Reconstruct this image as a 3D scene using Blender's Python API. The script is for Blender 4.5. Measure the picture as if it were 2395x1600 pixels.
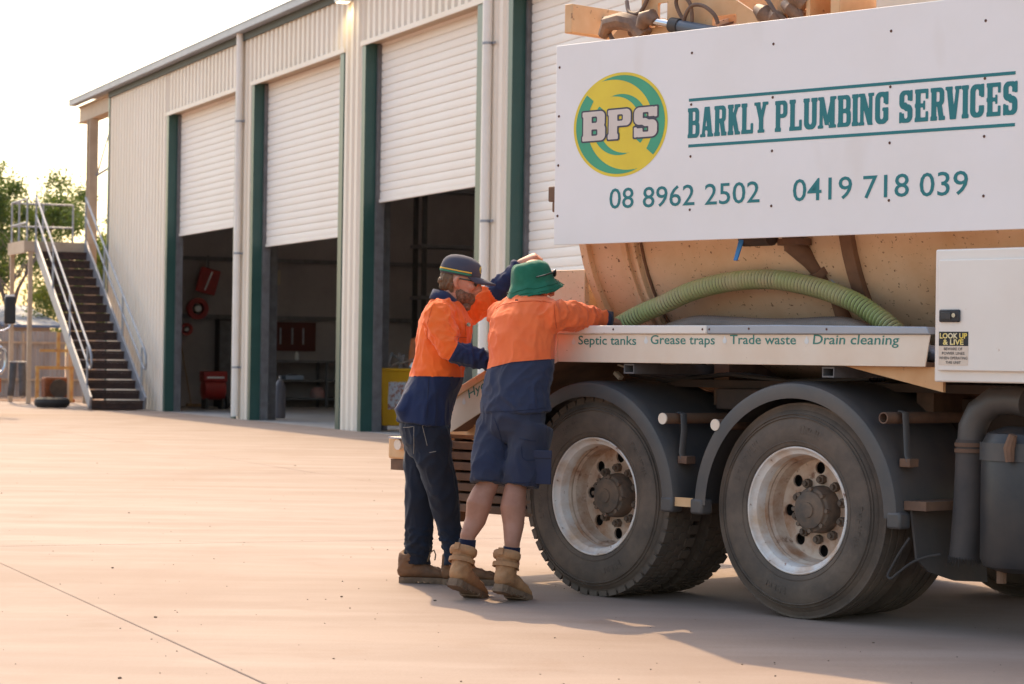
import bpy, bmesh, math, random
import numpy as np
from mathutils import Vector, Matrix, noise
R = math.radians
random.seed(7)
for o in list(bpy.data.objects): bpy.data.objects.remove(o, do_unlink=True)
scene = bpy.context.scene
COL = scene.collection

# ------------------------------------------------------------------ camera
cam_d = bpy.data.cameras.new('camera'); cam = bpy.data.objects.new('camera', cam_d); COL.objects.link(cam)
cam_d.sensor_width = 36.0; cam_d.lens = 84.93; cam_d.clip_start = 0.1; cam_d.clip_end = 2000
cam.matrix_world = Matrix.Translation((0, 0, 1.2179)) @ Matrix.Rotation(R(90.4266), 4, 'X') @ Matrix.Rotation(R(0.8322), 4, 'Z')
cam_d.dof.use_dof = True; cam_d.dof.focus_distance = 12.6; cam_d.dof.aperture_fstop = 6.3
scene.camera = cam
# ------------------------------------------------------------------ sky, sun, exposure
SX, SY = 0.25, -1.0                      # horizontal travel of the light for one metre of fall
world = bpy.data.worlds.new('World'); scene.world = world; world.use_nodes = True
wn = world.node_tree; bg = wn.nodes['Background']
sky = wn.nodes.new('ShaderNodeTexSky'); sky.sky_type = 'NISHITA'; sky.sun_disc = False
sky.sun_elevation = math.atan2(1, math.hypot(SX, SY)); sky.sun_rotation = math.atan2(-SX, -SY)
sky.air_density = 1.35; sky.dust_density = 3.0; sky.ozone_density = 0.0
wn.links.new(sky.outputs[0], bg.inputs[0]); bg.inputs[1].default_value = 0.15
sun_d = bpy.data.lights.new('sun', 'SUN'); sun = bpy.data.objects.new('sun', sun_d); COL.objects.link(sun)
sun_d.energy = 2.0; sun_d.angle = R(0.6); sun_d.color = (1.0, 0.72, 0.42)
sun.rotation_euler = Vector((SX, SY, -1)).to_track_quat('-Z', 'Y').to_euler(); sun.location = (-6, 24, 26)
vs = scene.view_settings
vs.view_transform = 'Standard'; vs.look = 'None'; vs.exposure = 1.06; vs.gamma = 1.0; vs.use_curve_mapping = False
scene.render.engine = 'CYCLES'
cy = scene.cycles
try:
    cy.use_denoising = True; cy.denoiser = 'OPENIMAGEDENOISE'
except Exception: pass
cy.max_bounces = 8; cy.diffuse_bounces = 4; cy.sample_clamp_indirect = 8.0

# ------------------------------------------------------------------ helpers
def mat(name, c1, c2=None, scale=4.0, rough=0.6, metal=0.0, bump=0.0, bscale=60.0, detail=5.0, lo=0.38, hi=0.66,
        stretch=(1, 1, 1), c3=None, s3=30.0, lo3=0.66, hi3=0.72, st3=(1, 1, 1), spec=0.5, coat=0.0, rvar=0.0, transl=None, emit=None, sheen=0.0):
    m = bpy.data.materials.new(name); m.use_nodes = True
    nt = m.node_tree; N = nt.nodes; L = nt.links; p = N['Principled BSDF']
    p.inputs['Base Color'].default_value = (*c1, 1); p.inputs['Roughness'].default_value = rough
    p.inputs['Metallic'].default_value = metal; p.inputs['Specular IOR Level'].default_value = spec
    if coat: p.inputs['Coat Weight'].default_value = coat; p.inputs['Coat Roughness'].default_value = 0.15
    if sheen: p.inputs['Sheen Weight'].default_value = sheen
    if emit: p.inputs['Emission Color'].default_value = (*emit[0], 1); p.inputs['Emission Strength'].default_value = emit[1]
    def noise_fac(sc, lo, hi, st, det):
        tc = N.new('ShaderNodeTexCoord'); mp = N.new('ShaderNodeMapping'); mp.inputs['Scale'].default_value = st
        nz = N.new('ShaderNodeTexNoise'); nz.inputs['Scale'].default_value = sc; nz.inputs['Detail'].default_value = det
        nz.inputs['Roughness'].default_value = 0.6
        rp = N.new('ShaderNodeMapRange'); rp.inputs['From Min'].default_value = lo; rp.inputs['From Max'].default_value = hi
        L.new(tc.outputs['Object'], mp.inputs[0]); L.new(mp.outputs[0], nz.inputs['Vector']); L.new(nz.outputs[0], rp.inputs[0])
        return rp.outputs[0], nz
    out = None
    if c2 is not None:
        f, nz = noise_fac(scale, lo, hi, stretch, detail)
        mx = N.new('ShaderNodeMix'); mx.data_type = 'RGBA'; mx.inputs[6].default_value = (*c1, 1); mx.inputs[7].default_value = (*c2, 1)
        L.new(f, mx.inputs[0]); out = mx.outputs[2]
        if rvar:
            r = N.new('ShaderNodeMapRange'); r.inputs['To Min'].default_value = rough; r.inputs['To Max'].default_value = rough + rvar
            L.new(f, r.inputs[0]); L.new(r.outputs[0], p.inputs['Roughness'])
    if c3 is not None:
        f, nz = noise_fac(s3, lo3, hi3, st3, 3.0)
        mx = N.new('ShaderNodeMix'); mx.data_type = 'RGBA'; mx.inputs[6].default_value = (*c1, 1); mx.inputs[7].default_value = (*c3, 1)
        if out: L.new(out, mx.inputs[6])
        L.new(f, mx.inputs[0]); out = mx.outputs[2]
    if out: L.new(out, p.inputs['Base Color'])
    if bump:
        tc = N.new('ShaderNodeTexCoord'); nz = N.new('ShaderNodeTexNoise'); nz.inputs['Scale'].default_value = bscale; nz.inputs['Detail'].default_value = 4
        bp = N.new('ShaderNodeBump'); bp.inputs['Strength'].default_value = bump; bp.inputs['Distance'].default_value = 0.01
        L.new(tc.outputs['Object'], nz.inputs['Vector']); L.new(nz.outputs[0], bp.inputs['Height']); L.new(bp.outputs[0], p.inputs['Normal'])
    if transl:
        tr = N.new('ShaderNodeBsdfTranslucent'); tr.inputs[0].default_value = (*transl[0], 1)
        ms = N.new('ShaderNodeMixShader'); ms.inputs[0].default_value = transl[1]
        L.new(p.outputs[0], ms.inputs[1]); L.new(tr.outputs[0], ms.inputs[2]); L.new(ms.outputs[0], N['Material Output'].inputs[0])
    return m

class G:
    def __init__(s): s.v = []; s.f = []; s.mi = []; s.cur = 0
    def _a(s, vs, fs):
        b = len(s.v); s.v += [tuple(v) for v in vs]; s.f += [tuple(b + i for i in f) for f in fs]; s.mi += [s.cur] * len(fs)
        return s
    def box(s, x0, x1, y0, y1, z0, z1, M=None):
        vs = [Vector((x, y, z)) for z in (z0, z1) for y in (y0, y1) for x in (x0, x1)]
        if M is not None: vs = [M @ v for v in vs]
        return s._a(vs, [(0, 2, 3, 1), (4, 5, 7, 6), (0, 1, 5, 4), (2, 6, 7, 3), (0, 4, 6, 2), (1, 3, 7, 5)])
    def bar(s, a, b, w, h, up=(0, 0, 1)):            # rectangular bar from a to b
        a = Vector(a); b = Vector(b); t = (b - a).normalized(); u = Vector(up)
        sd = t.cross(u)
        if sd.length < 1e-4: sd = t.cross(Vector((1, 0, 0)))
        sd.normalize(); u = sd.cross(t)
        vs = [p + sd * (i * w / 2) + u * (j * h / 2) for p in (a, b) for j in (-1, 1) for i in (-1, 1)]
        return s._a(vs, [(0, 1, 3, 2), (4, 6, 7, 5), (0, 4, 5, 1), (2, 3, 7, 6), (0, 2, 6, 4), (1, 5, 7, 3)])
    def tube(s, pts, r, n=12, cap=True, ref=None, closed=False):
        pts = [Vector(p) for p in pts]; m = len(pts)
        if not isinstance(r, (list, tuple)): r = [r] * m
        rings = []; prev = None
        for i, p in enumerate(pts):
            if closed: t = pts[(i + 1) % m] - pts[i - 1]
            else: t = pts[min(i + 1, m - 1)] - pts[max(i - 1, 0)]
            t.normalize()
            if ref is not None: a = Vector(ref)
            elif prev is None: a = Vector((0, 0, 1)) if abs(t.z) < 0.9 else Vector((1, 0, 0))
            else: a = prev
            a = a - t * a.dot(t)
            if a.length < 1e-5: a = t.orthogonal()
            a.normalize(); prev = a; b = t.cross(a)
            rr = r[i]; ra, rb = rr if isinstance(rr, (list, tuple)) else (rr, rr)
            rings.append([p + a * (ra * math.cos(2 * math.pi * k / n)) + b * (rb * math.sin(2 * math.pi * k / n)) for k in range(n)])
        vs = [v for ring in rings for v in ring]; fs = []
        for i in range(m if closed else m - 1):
            j = (i + 1) % m
            for k in range(n):
                k2 = (k + 1) % n; fs.append((i * n + k, i * n + k2, j * n + k2, j * n + k))
        if cap and not closed: fs += [tuple(reversed(range(n))), tuple((m - 1) * n + k for k in range(n))]
        return s._a(vs, fs)
    def cyl(s, a, b, r, n=16, r2=None): return s.tube([a, b], [r, r if r2 is None else r2], n)
    def lathe(s, prof, o, ax, n=32, close=False, a0=0, a1=2 * math.pi):   # prof: (radius, height along ax)
        o = Vector(o); ax = Vector(ax).normalized(); u = ax.orthogonal().normalized()
        if abs(ax.y) > .9: u = Vector((1, 0, 0))
        w = ax.cross(u); full = abs(a1 - a0 - 2 * math.pi) < 1e-6; nn = n if full else n + 1; vs = []
        for (r, h) in prof:
            for k in range(nn):
                a = a0 + (a1 - a0) * k / n; vs.append(o + ax * h + u * (r * math.cos(a)) + w * (r * math.sin(a)))
        fs = []; m = len(prof)
        for i in range(m - 1 + (1 if close else 0)):
            j = (i + 1) % m
            for k in range(n):
                k2 = (k + 1) % nn; fs.append((i * nn + k, i * nn + k2, j * nn + k2, j * nn + k))
        return s._a(vs, fs)
    def sph(s, c, r, nu=16, nv=10, M=None):
        c = Vector(c); r = Vector(r) if isinstance(r, (tuple, list, Vector)) else Vector((r, r, r)); vs = []; fs = []
        for i in range(nv + 1):
            th = math.pi * i / nv
            for k in range(nu):
                a = 2 * math.pi * k / nu; d = Vector((r.x * math.sin(th) * math.cos(a), r.y * math.sin(th) * math.sin(a), r.z * math.cos(th)))
                if M is not None: d = M @ d
                vs.append(c + d)
        for i in range(nv):
            for k in range(nu): fs.append((i * nu + k, (i + 1) * nu + k, (i + 1) * nu + (k + 1) % nu, i * nu + (k + 1) % nu))
        return s._a(vs, fs)
    def prism(s, poly, f, d0, d1):                    # poly 2D, f(a,b,d)->3D
        n = len(poly); vs = [f(a, b, d0) for a, b in poly] + [f(a, b, d1) for a, b in poly]
        fs = [tuple(range(n)), tuple(reversed(range(n, 2 * n)))] + [(i, n + i, n + (i + 1) % n, (i + 1) % n) for i in range(n)]
        return s._a(vs, fs)
    def quad(s, a, b, c, d): return s._a([a, b, c, d], [(0, 1, 2, 3)])
    def mesh(s, name='mesh', angle=35, weld=True):
        me = bpy.data.meshes.new(name); me.from_pydata(s.v, [], s.f)
        if any(s.mi): me.polygons.foreach_set('material_index', s.mi)
        bm = bmesh.new(); bm.from_mesh(me)
        if weld: bmesh.ops.remove_doubles(bm, verts=bm.verts, dist=1e-5)
        bmesh.ops.recalc_face_normals(bm, faces=bm.faces); bm.to_mesh(me); bm.free()
        smooth(me, angle); return me

def smooth(me, angle=35):
    me.polygons.foreach_set('use_smooth', [True] * len(me.polygons))
    if angle is not None: me.set_sharp_from_angle(angle=R(angle))

def obj(name, g, m, parent=None, angle=35, bevel=0.0, seg=2, M=None):
    me = g.mesh(name, angle) if isinstance(g, G) else g
    if m is not None:
        for mm in (m if isinstance(m, (list, tuple)) else [m]): me.materials.append(mm)
    o = bpy.data.objects.new(name, me); COL.objects.link(o)
    if parent is not None: o.parent = parent
    if M is not None: o.matrix_local = M
    if bevel:
        b = o.modifiers.new('bevel', 'BEVEL'); b.width = bevel; b.segments = seg; b.limit_method = 'ANGLE'; b.angle_limit = R(40)
    return o

def tag(o, label=None, cat=None, group=None, kind=None):
    if label: o['label'] = label
    if cat: o['category'] = cat
    if group: o['group'] = group
    if kind: o['kind'] = kind
    return o
def thing(name, label, cat, loc=(0, 0, 0), rotz=0.0, group=None):
    o = bpy.data.objects.new(name, None); COL.objects.link(o); o.location = loc; o.rotation_euler = (0, 0, rotz)
    o.empty_display_size = 0.1
    return tag(o, label, cat, group)
def sub(name, parent, loc=(0, 0, 0)):
    o = bpy.data.objects.new(name, None); COL.objects.link(o); o.parent = parent; o.location = loc; o.empty_display_size = 0.05; return o
def copy_tree(o, parent=None):
    c = o.copy(); COL.objects.link(c); c.parent = parent
    for ch in o.children: copy_tree(ch, c)
    return c
def inst(o, parent, M=None, name=None):
    c = o.copy(); COL.objects.link(c); c.parent = parent
    if M is not None: c.matrix_local = M
    return c
T3 = lambda x, y, z: Matrix.Translation((x, y, z))

# ---- flat shapes from signed distance fields (lettering, emblem, pierced discs)
def sdf_mesh(fn, x0, x1, z0, z1, nx, nz, name='lettering', y=0.0, th=0.0):
    X = np.linspace(x0, x1, nx + 1); Z = np.linspace(z0, z1, nz + 1); gx, gz = np.meshgrid(X, Z); D = fn(gx, gz)
    vs = []; fs = []; idx = {}
    def V(a, b):
        k = (round(a, 6), round(b, 6))
        if k not in idx: idx[k] = len(vs); vs.append((k[0], y, k[1]))
        return idx[k]
    for j in range(nz):
        i = 0
        while i < nx:
            c = (D[j, i], D[j, i + 1], D[j + 1, i + 1], D[j + 1, i])
            if all(q < 0 for q in c):
                k = i
                while k + 1 < nx and D[j, k + 2] < 0 and D[j + 1, k + 2] < 0: k += 1
                fs.append((V(X[i], Z[j]), V(X[k + 1], Z[j]), V(X[k + 1], Z[j + 1]), V(X[i], Z[j + 1]))); i = k + 1; continue
            if any(q < 0 for q in c):
                P = [(X[i], Z[j]), (X[i + 1], Z[j]), (X[i + 1], Z[j + 1]), (X[i], Z[j + 1])]; poly = []
                for a in range(4):
                    b = (a + 1) % 4
                    if c[a] < 0: poly.append(P[a])
                    if (c[a] < 0) != (c[b] < 0):
                        t = c[a] / (c[a] - c[b]); poly.append((P[a][0] + t * (P[b][0] - P[a][0]), P[a][1] + t * (P[b][1] - P[a][1])))
                ii = []
                for q in poly:
                    k = V(*q)
                    if k not in ii: ii.append(k)
                if len(ii) >= 3: fs.append(tuple(ii))
            i += 1
    me = bpy.data.meshes.new(name); me.from_pydata(vs, [], fs); me.update()
    return me
mn = lambda *a: np.minimum.reduce(a)
mxx = lambda *a: np.maximum.reduce(a)
def sbox(x, z, x0, x1, z0, z1, r=0.0):
    qx = np.abs(x - (x0 + x1) / 2) - (x1 - x0) / 2 + r; qz = np.abs(z - (z0 + z1) / 2) - (z1 - z0) / 2 + r
    return np.hypot(np.maximum(qx, 0), np.maximum(qz, 0)) + np.minimum(np.maximum(qx, qz), 0) - r
def sseg(x, z, ax, az, bx, bz, w):                # flat ended slanted stroke cut at the z of its ends
    t = (z - az) / (bz - az); cx = ax + (bx - ax) * t
    k = abs(bz - az) / math.hypot(bx - ax, bz - az)
    return mxx((np.abs(x - cx) - w / 2) * k, np.abs(z - (az + bz) / 2) - abs(bz - az) / 2)
def glyph(ch, x, z, w=0.55, s=0.2, t=0.13):       # bold slab serif capitals, height 1, width w
    e = 0.035
    def serif(x0, x1): return mn(sbox(x, z, x0 - e, x1 + e, 0, t, .01), sbox(x, z, x0 - e, x1 + e, 1 - t, 1, .01))
    ring = lambda x0, x1, z0, z1, r, a, b: mxx(sbox(x, z, x0, x1, z0, z1, r), -sbox(x, z, x0 + a, x1 - a, z0 + b, z1 - b, max(r - a * .6, .02)))
    if ch == 'I': return mn(sbox(x, z, 0, s, 0, 1), serif(0, s))
    if ch == 'L': return mn(sbox(x, z, .03, .03 + s, 0, 1), serif(.03, .03 + s), sbox(x, z, 0, w, 0, t), sbox(x, z, w - .12, w, 0, .34))
    if ch == 'E': return mn(sbox(x, z, .03, .03 + s, 0, 1), sbox(x, z, 0, w, 0, t), sbox(x, z, 0, w, 1 - t, 1), sbox(x, z, 0, w * .75, .44, .56), sbox(x, z, w - .11, w, 0, .31), sbox(x, z, w - .11, w, .69, 1), sbox(x, z, w * .62, w * .77, .36, .64))
    if ch in 'PBR':
        d = mn(sbox(x, z, .03, .03 + s, 0, 1), serif(.03, .03 + s))
        d = mn(d, mxx(sbox(x, z, .1, w, .44, 1, .17), -sbox(x, z, .2, w - s * .92, .44 + t, 1 - t, .05), .12 - x))
        if ch == 'B': d = mn(d, mxx(sbox(x, z, .1, w + .02, 0, .56, .17), -sbox(x, z, .2, w + .02 - s * .92, t, .56 - t, .05), .12 - x))
        if ch == 'R': d = mn(d, sseg(x, z, w - .1, 0, w - .2, .5, s), sbox(x, z, w - .22, w + .04, 0, t))
        return d
    if ch == 'U': return mn(mxx(sbox(x, z, 0, w, 0, 1.4, .22), -sbox(x, z, s, w - s, t + .02, 1.6, .1), z - 1), sbox(x, z, -e, s + e, 1 - t, 1), sbox(x, z, w - s - e, w + e, 1 - t, 1))
    if ch in 'CG':
        d = mxx(ring(0, w, 0, 1, .22, s, t + .01), -sbox(x, z, w - s - .02, w + 1, .36 if ch == 'C' else .5, .64))
        if ch == 'G': d = mn(d, sbox(x, z, w * .55, w, .4, .51), sbox(x, z, w - s, w, 0.1, .5))
        return mn(d, sbox(x, z, w - .13, w, .6, 1))
    if ch == 'S':
        up = mxx(ring(0, w, .42, 1, .2, s, t), -sbox(x, z, w * .5, w + 1, .3, .68)); dn = mxx(ring(0, w, 0, .57, .2, s, t), -sbox(x, z, -1, w * .5, .3, .8))
        md = sseg(x, z, w * .78, .34, w * .22, .64, s * 1.5)
        return mn(up, dn, mxx(md, sbox(x, z, 0, w, .36, .63, .1)), sbox(x, z, w - .1, w, .66, 1), sbox(x, z, 0, .1, 0, .34))
    if ch == 'A': return mn(sseg(x, z, .1, 0, w / 2 - .04, 1, s * .7), sseg(x, z, w - .1, 0, w / 2 + .03, 1, s * 1.05), sbox(x, z, .12, w - .12, .22, .35), sbox(x, z, -.04, .22, 0, t * .8), sbox(x, z, w - .24, w + .05, 0, t * .8))
    if ch == 'V': return mn(sseg(x, z, w / 2 - .03, 0, .1, 1, s * 1.05), sseg(x, z, w / 2 + .04, 0, w - .1, 1, s * .7), sbox(x, z, -.05, .24, 1 - t * .8, 1), sbox(x, z, w - .22, w + .05, 1 - t * .8, 1))
    if ch == 'Y': return mn(sseg(x, z, w / 2, .42, .1, 1, s), sseg(x, z, w / 2, .42, w - .1, 1, s * .8), sbox(x, z, w / 2 - s / 2, w / 2 + s / 2, 0, .5), sbox(x, z, w / 2 - .16, w / 2 + .16, 0, t * .8), sbox(x, z, -.05, .24, 1 - t * .8, 1), sbox(x, z, w - .22, w + .05, 1 - t * .8, 1))
    if ch == 'K': return mn(sbox(x, z, .03, .03 + s, 0, 1), serif(.03, .03 + s), sseg(x, z, .2, .38, w - .1, 1, s * .8), sseg(x, z, w - .1, 0, .28, .62, s), sbox(x, z, w - .22, w + .04, 0, t * .8), sbox(x, z, w - .24, w + .04, 1 - t * .8, 1))
    if ch == 'N': return mn(sbox(x, z, .02, .02 + s * .72, 0, 1), sbox(x, z, w - .02 - s * .72, w - .02, 0, 1), sseg(x, z, w - .1, 0, .1, 1, s * 1.05), sbox(x, z, -.05, .2, 0, t * .8), sbox(x, z, -.05, .2, 1 - t * .8, 1), sbox(x, z, w - .2, w + .05, 1 - t * .8, 1))
    if ch == 'M':
        W = w * 1.3
        return mn(sbox(x, z, .03, .03 + s * .7, 0, 1), sbox(x, z, W - .03 - s, W - .03, 0, 1), sseg(x, z, W / 2, .1, .12, 1, s * .9), sseg(x, z, W / 2, .1, W - .12, 1, s * .7), sbox(x, z, -.04, .2, 0, t * .8), sbox(x, z, W - .28, W + .04, 0, t * .8), sbox(x, z, -.04, .16, 1 - t * .8, 1), sbox(x, z, W - .2, W + .04, 1 - t * .8, 1))
    return sbox(x, z, 0, w, 0, 1)
GW = lambda ch, w=.55: {'I': .2 * w / .55 if w > .7 else .2, 'M': w * 1.3}.get(ch, w)
def word_mesh(word, x0, x1, z0, z1, grow=0.0, w=.55, s=.2, t=.13, gap=.09, res=34):
    tot = sum(GW(c, w) for c in word) + gap * (len(word) - 1); sx = (x1 - x0) / tot; sz = z1 - z0; g = G(); cx = 0
    for ch in word:
        gw = GW(ch, w); pad = .07 + grow
        me = sdf_mesh(lambda x, z: glyph(ch, x, z, w, s, t) - grow, -pad, gw + pad, -pad, 1 + pad, int(res * (gw + .2)), int(res * 1.15))
        g._a([(x0 + (cx + v.co.x) * sx, 0, z0 + v.co.z * sz) for v in me.vertices], [tuple(p.vertices) for p in me.polygons])
        bpy.data.meshes.remove(me); cx += gw + gap
    return g
def text_mesh(body, x0, x1, z0, cap=None, z1=None, shear=0.0, bold=0.0, y=0.0):
    cu = bpy.data.curves.new('text', 'FONT'); cu.body = body; cu.size = 1; cu.offset = bold; cu.resolution_u = 3
    o = bpy.data.objects.new('text', cu); COL.objects.link(o); bpy.context.view_layer.update()
    me = bpy.data.meshes.new_from_object(o.evaluated_get(bpy.context.evaluated_depsgraph_get()))
    bpy.data.objects.remove(o); bpy.data.curves.remove(cu)
    P = np.array([v.co[:] for v in me.vertices]); xs = P[:, 0]; k = (x1 - x0) / (xs.max() - xs.min())
    if cap: kz = cap / 0.729; zz = z0 + P[:, 1] * kz
    else: zz = z0 + (P[:, 1] - P[:, 1].min()) * (z1 - z0) / (P[:, 1].max() - P[:, 1].min())
    xx = x0 + (xs - xs.min()) * k + shear * (zz - z0)
    g = G()
    g._a([(a, y, b) for a, b in zip(xx, zz)], [tuple(p.vertices) for p in me.polygons]); bpy.data.meshes.remove(me)
    return g
def remeshed(g, voxel, smooth_it=4, fac=0.5, name='mesh'):
    me = g.mesh(name, None, weld=False); o = bpy.data.objects.new('tmp', me); COL.objects.link(o)
    r = o.modifiers.new('r', 'REMESH'); r.mode = 'VOXEL'; r.voxel_size = voxel; r.use_smooth_shade = True
    if smooth_it:
        sm = o.modifiers.new('s', 'SMOOTH'); sm.factor = fac; sm.iterations = smooth_it
    bpy.context.view_layer.update()
    out = bpy.data.meshes.new_from_object(o.evaluated_get(bpy.context.evaluated_depsgraph_get())); bpy.data.objects.remove(o); bpy.data.meshes.remove(me)
    out.name = name; out.polygons.foreach_set('use_smooth', [True] * len(out.polygons)); return out
def bisect(me, planes):                              # cut faces along seams so colours change on a clean line
    bm = bmesh.new(); bm.from_mesh(me)
    for co, no in planes: bmesh.ops.bisect_plane(bm, geom=bm.verts[:] + bm.edges[:] + bm.faces[:], plane_co=co, plane_no=no)
    bm.to_mesh(me); bm.free(); return me
def wrinkle(me, amp, fn):                            # push vertices along normals by fn(co, normal)
    nr = [v.normal.copy() for v in me.vertices]
    for v, n in zip(me.vertices, nr): v.co += n * (amp * fn(v.co, n))
    me.update(); return me
# ================================================================== materials
concrete = mat('concrete', (0.314, 0.228, 0.182), (0.276, 0.190, 0.145), scale=.42, rough=.82, detail=8, lo=.3, hi=.72, c3=(0.249, 0.158, 0.111), s3=1.7, lo3=.58, hi3=.8, bump=.25, bscale=45)
def enrich_concrete(m):
    nt = m.node_tree; N = nt.nodes; L = nt.links; p = N['Principled BSDF']
    src = p.inputs['Base Color'].links[0].from_socket
    def layer(src, sc, lo, hi, col, st=(1, 1, 1), amt=1.0, geo=True):
        tc = N.new('ShaderNodeNewGeometry'); mp = N.new('ShaderNodeMapping'); mp.inputs['Scale'].default_value = st; mp.inputs['Rotation'].default_value = (0, 0, .35)
        nz = N.new('ShaderNodeTexNoise'); nz.inputs['Scale'].default_value = sc; nz.inputs['Detail'].default_value = 6; nz.inputs['Roughness'].default_value = .62
        rp = N.new('ShaderNodeMapRange'); rp.inputs['From Min'].default_value = lo; rp.inputs['From Max'].default_value = hi; rp.inputs['To Max'].default_value = amt
        mx = N.new('ShaderNodeMix'); mx.data_type = 'RGBA'; mx.inputs[7].default_value = (*col, 1)
        L.new(tc.outputs['Position'], mp.inputs[0]); L.new(mp.outputs[0], nz.inputs['Vector']); L.new(nz.outputs[0], rp.inputs[0])
        L.new(rp.outputs[0], mx.inputs[0]); L.new(src, mx.inputs[6]); return mx.outputs[2]
    a = layer(src, 1.1, .42, .62, (0.370, 0.275, 0.222), (.5, 1.6, 1), .75)       # pale worn patches
    a = layer(a, .55, .52, .72, (0.262, 0.169, 0.122), (1.6, .35, 1), .6)         # long dust drifts
    a = layer(a, 26, .70, .76, (0.167, 0.105, 0.074), (1, 1, 1), .55)             # fine specks
    a = layer(a, 3.2, .66, .74, (0.349, 0.191, 0.104), (1, 1, 1), .45)            # ochre blotches
    a = layer(a, 95, .55, .75, (0.189, 0.129, 0.098), (1, 1, 1), .35)             # aggregate grain
    a = layer(a, .16, .50, .64, (0.253, 0.165, 0.116), (.25, 1.9, 1), .55)      # broad tyre-worn bands
    L.new(a, p.inputs['Base Color'])
enrich_concrete(concrete)
dirt = mat('red_dirt', (.40, .22, .12), (.28, .15, .08), scale=1.2, rough=.95, bump=.5, bscale=12)
cream_clad = mat('cream_cladding', (.86, .76, .65), (.82, .71, .58), scale=.5, rough=.5, stretch=(1, 1, .25), spec=.35)
slat_m = mat('cream_slat', (.88, .82, .76), (.84, .76, .68), scale=.7, rough=.5, stretch=(.3, 1, 1), spec=.3)
green_j = mat('green_paint', (.022, .075, .062), (.03, .09, .075), scale=2, rough=.36, spec=.6)
zinc = mat('zinc_sheet', (.40, .41, .44), (.33, .34, .37), scale=1.5, rough=.5, metal=.25)
galv = mat('galvanised_steel', (.38, .39, .42), (.29, .30, .33), scale=9, rough=.5, metal=.4)
pipe_w = mat('downpipe_paint', (.90, .83, .76), (.86, .78, .70), scale=3, rough=.45)
beige_st = mat('beige_steel', (.55, .42, .30), (.48, .35, .24), scale=3, rough=.6)
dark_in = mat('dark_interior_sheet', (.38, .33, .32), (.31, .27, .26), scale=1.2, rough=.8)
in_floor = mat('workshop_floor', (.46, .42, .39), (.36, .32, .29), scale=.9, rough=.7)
black_st = mat('black_steel', (.035, .033, .033), (.06, .05, .045), scale=6, rough=.55)
grey_st = mat('grey_steel', (.16, .15, .155), (.11, .10, .10), scale=6, rough=.5)
red_p = mat('red_paint', (.36, .024, .018), (.27, .02, .016), scale=5, rough=.4)
yellow_p = mat('yellow_plastic', (.86, .46, .012), (.78, .39, .01), scale=3, rough=.45)
orange_p = mat('faded_orange', (.55, .16, .04), (.42, .11, .03), scale=5, rough=.6)
white_p = mat('white_paint', (.78, .78, .76), (.70, .68, .65), scale=4, rough=.5)
wood = mat('timber', (.33, .20, .10), (.24, .14, .07), scale=8, stretch=(.2, 1, 1), rough=.75)
tread_m = mat('stair_plate', (.075, .040, .030), (.045, .026, .022), scale=9, rough=.8)
tyre_m = mat('tyre_rubber', (.088, .066, .051), (.150, .106, .076), scale=5, rough=.78, bump=.25, bscale=60, c3=(.16, .115, .085), s3=9, lo3=.56, hi3=.85)
lamp_m = mat('lamp_glass', (.9, .85, .7), emit=((1, .85, .55), 2.0))

# ================================================================== ground
WA = R(22.2 - 90); WO = (-7.4453, 52.1331, 0.0)
MW = Matrix.Translation(WO) @ Matrix.Rotation(WA, 4, 'Z')
g = G(); g.quad((-700, -300, -.07), (700, -300, -.07), (700, 1200, -.07), (-700, 1200, -.07))
ground = tag(obj('ground', g, dirt), kind='structure')
xs = [-9.6, -.2, 8.8, 17.8, 26.8, 35.8, 44.8, 53.8]
ys = [-34.24, -28.24, -22.24, -16.24, -10.24, -5.1, 0.0]
k = 0
for i in range(len(xs) - 1):
    for j in range(len(ys) - 1):
        g = G(); x0, x1, y0, y1 = xs[i] + .004, xs[i + 1] - .004, ys[j] + .004, ys[j + 1] - (.004 if j < len(ys) - 2 else 0)
        g.box(x0, x1, y0, y1, -.12, 0)
        o = obj('concrete_slab', g, concrete, ground, bevel=.004, seg=1); o.matrix_local = MW
g = G(); rnd = random.Random(3)
def pebble(g, x, y, r):
    g.sph((x, y, r * .35), (r * rnd.uniform(.8, 1.4), r * rnd.uniform(.7, 1.2), r * .6), 6, 4, Matrix.Rotation(rnd.uniform(0, 3), 3, 'Z'))
for i in range(300):
    Y = 8.6 + rnd.random() ** 1.6 * 20; X = (rnd.random() - .5) * Y * .44
    if X > .3 and Y > 11.5: continue
    pebble(g, X, Y, rnd.choice([.0025, .003, .003, .004, .005, .008 if rnd.random() < .3 else .004]))
tag(obj('grit', g, mat('grit', (.10, .07, .05), (.22, .14, .09), scale=30, rough=.9)), 'scattered dark grit and small stones lying on the concrete yard', 'grit', kind='stuff')

# ================================================================== shed
shed = thing('workshop_shed', 'long cream ribbed steel workshop with green door jambs and roller doors', 'building', WO, WA)
def corrugated(x0, x1, z0, z1, y=0.0, pitch=.28, d=.045, along='x'):
    prof = []; x = x0; g = G()
    pts = [(x0, 0)]
    n0 = math.floor(x0 / pitch) - 1; q = [0, .11, .145, .225]
    i = n0
    while True:
        b = i * pitch
        for a, h in ((b, 0), (b + .11, 0), (b + .135, -d), (b + .255, -d), (b + .28 - 1e-4, 0)):
            if x0 < a < x1: pts.append((a, h))
        i += 1
        if b > x1: break
    pts.append((x1, 0))
    vs = [(a, y + h, z) for z in (z0, z1) for a, h in pts]; n = len(pts)
    g._a(vs, [(k, k + 1, n + k + 1, n + k) for k in range(n - 1)])
    return g
HZ = 6.41; TOPZ = 7.5
DO = [(-.08, .08, 5.36, 5.58, 3.78), (6.53, 6.69, 11.92, 12.13, 3.30), (13.10, 13.27, 18.33, 18.57, 3.78), (19.54, 19.70, 25.0, 25.2, 0.05), (26.1, 26.3, 31.6, 31.8, .05)]
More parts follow.
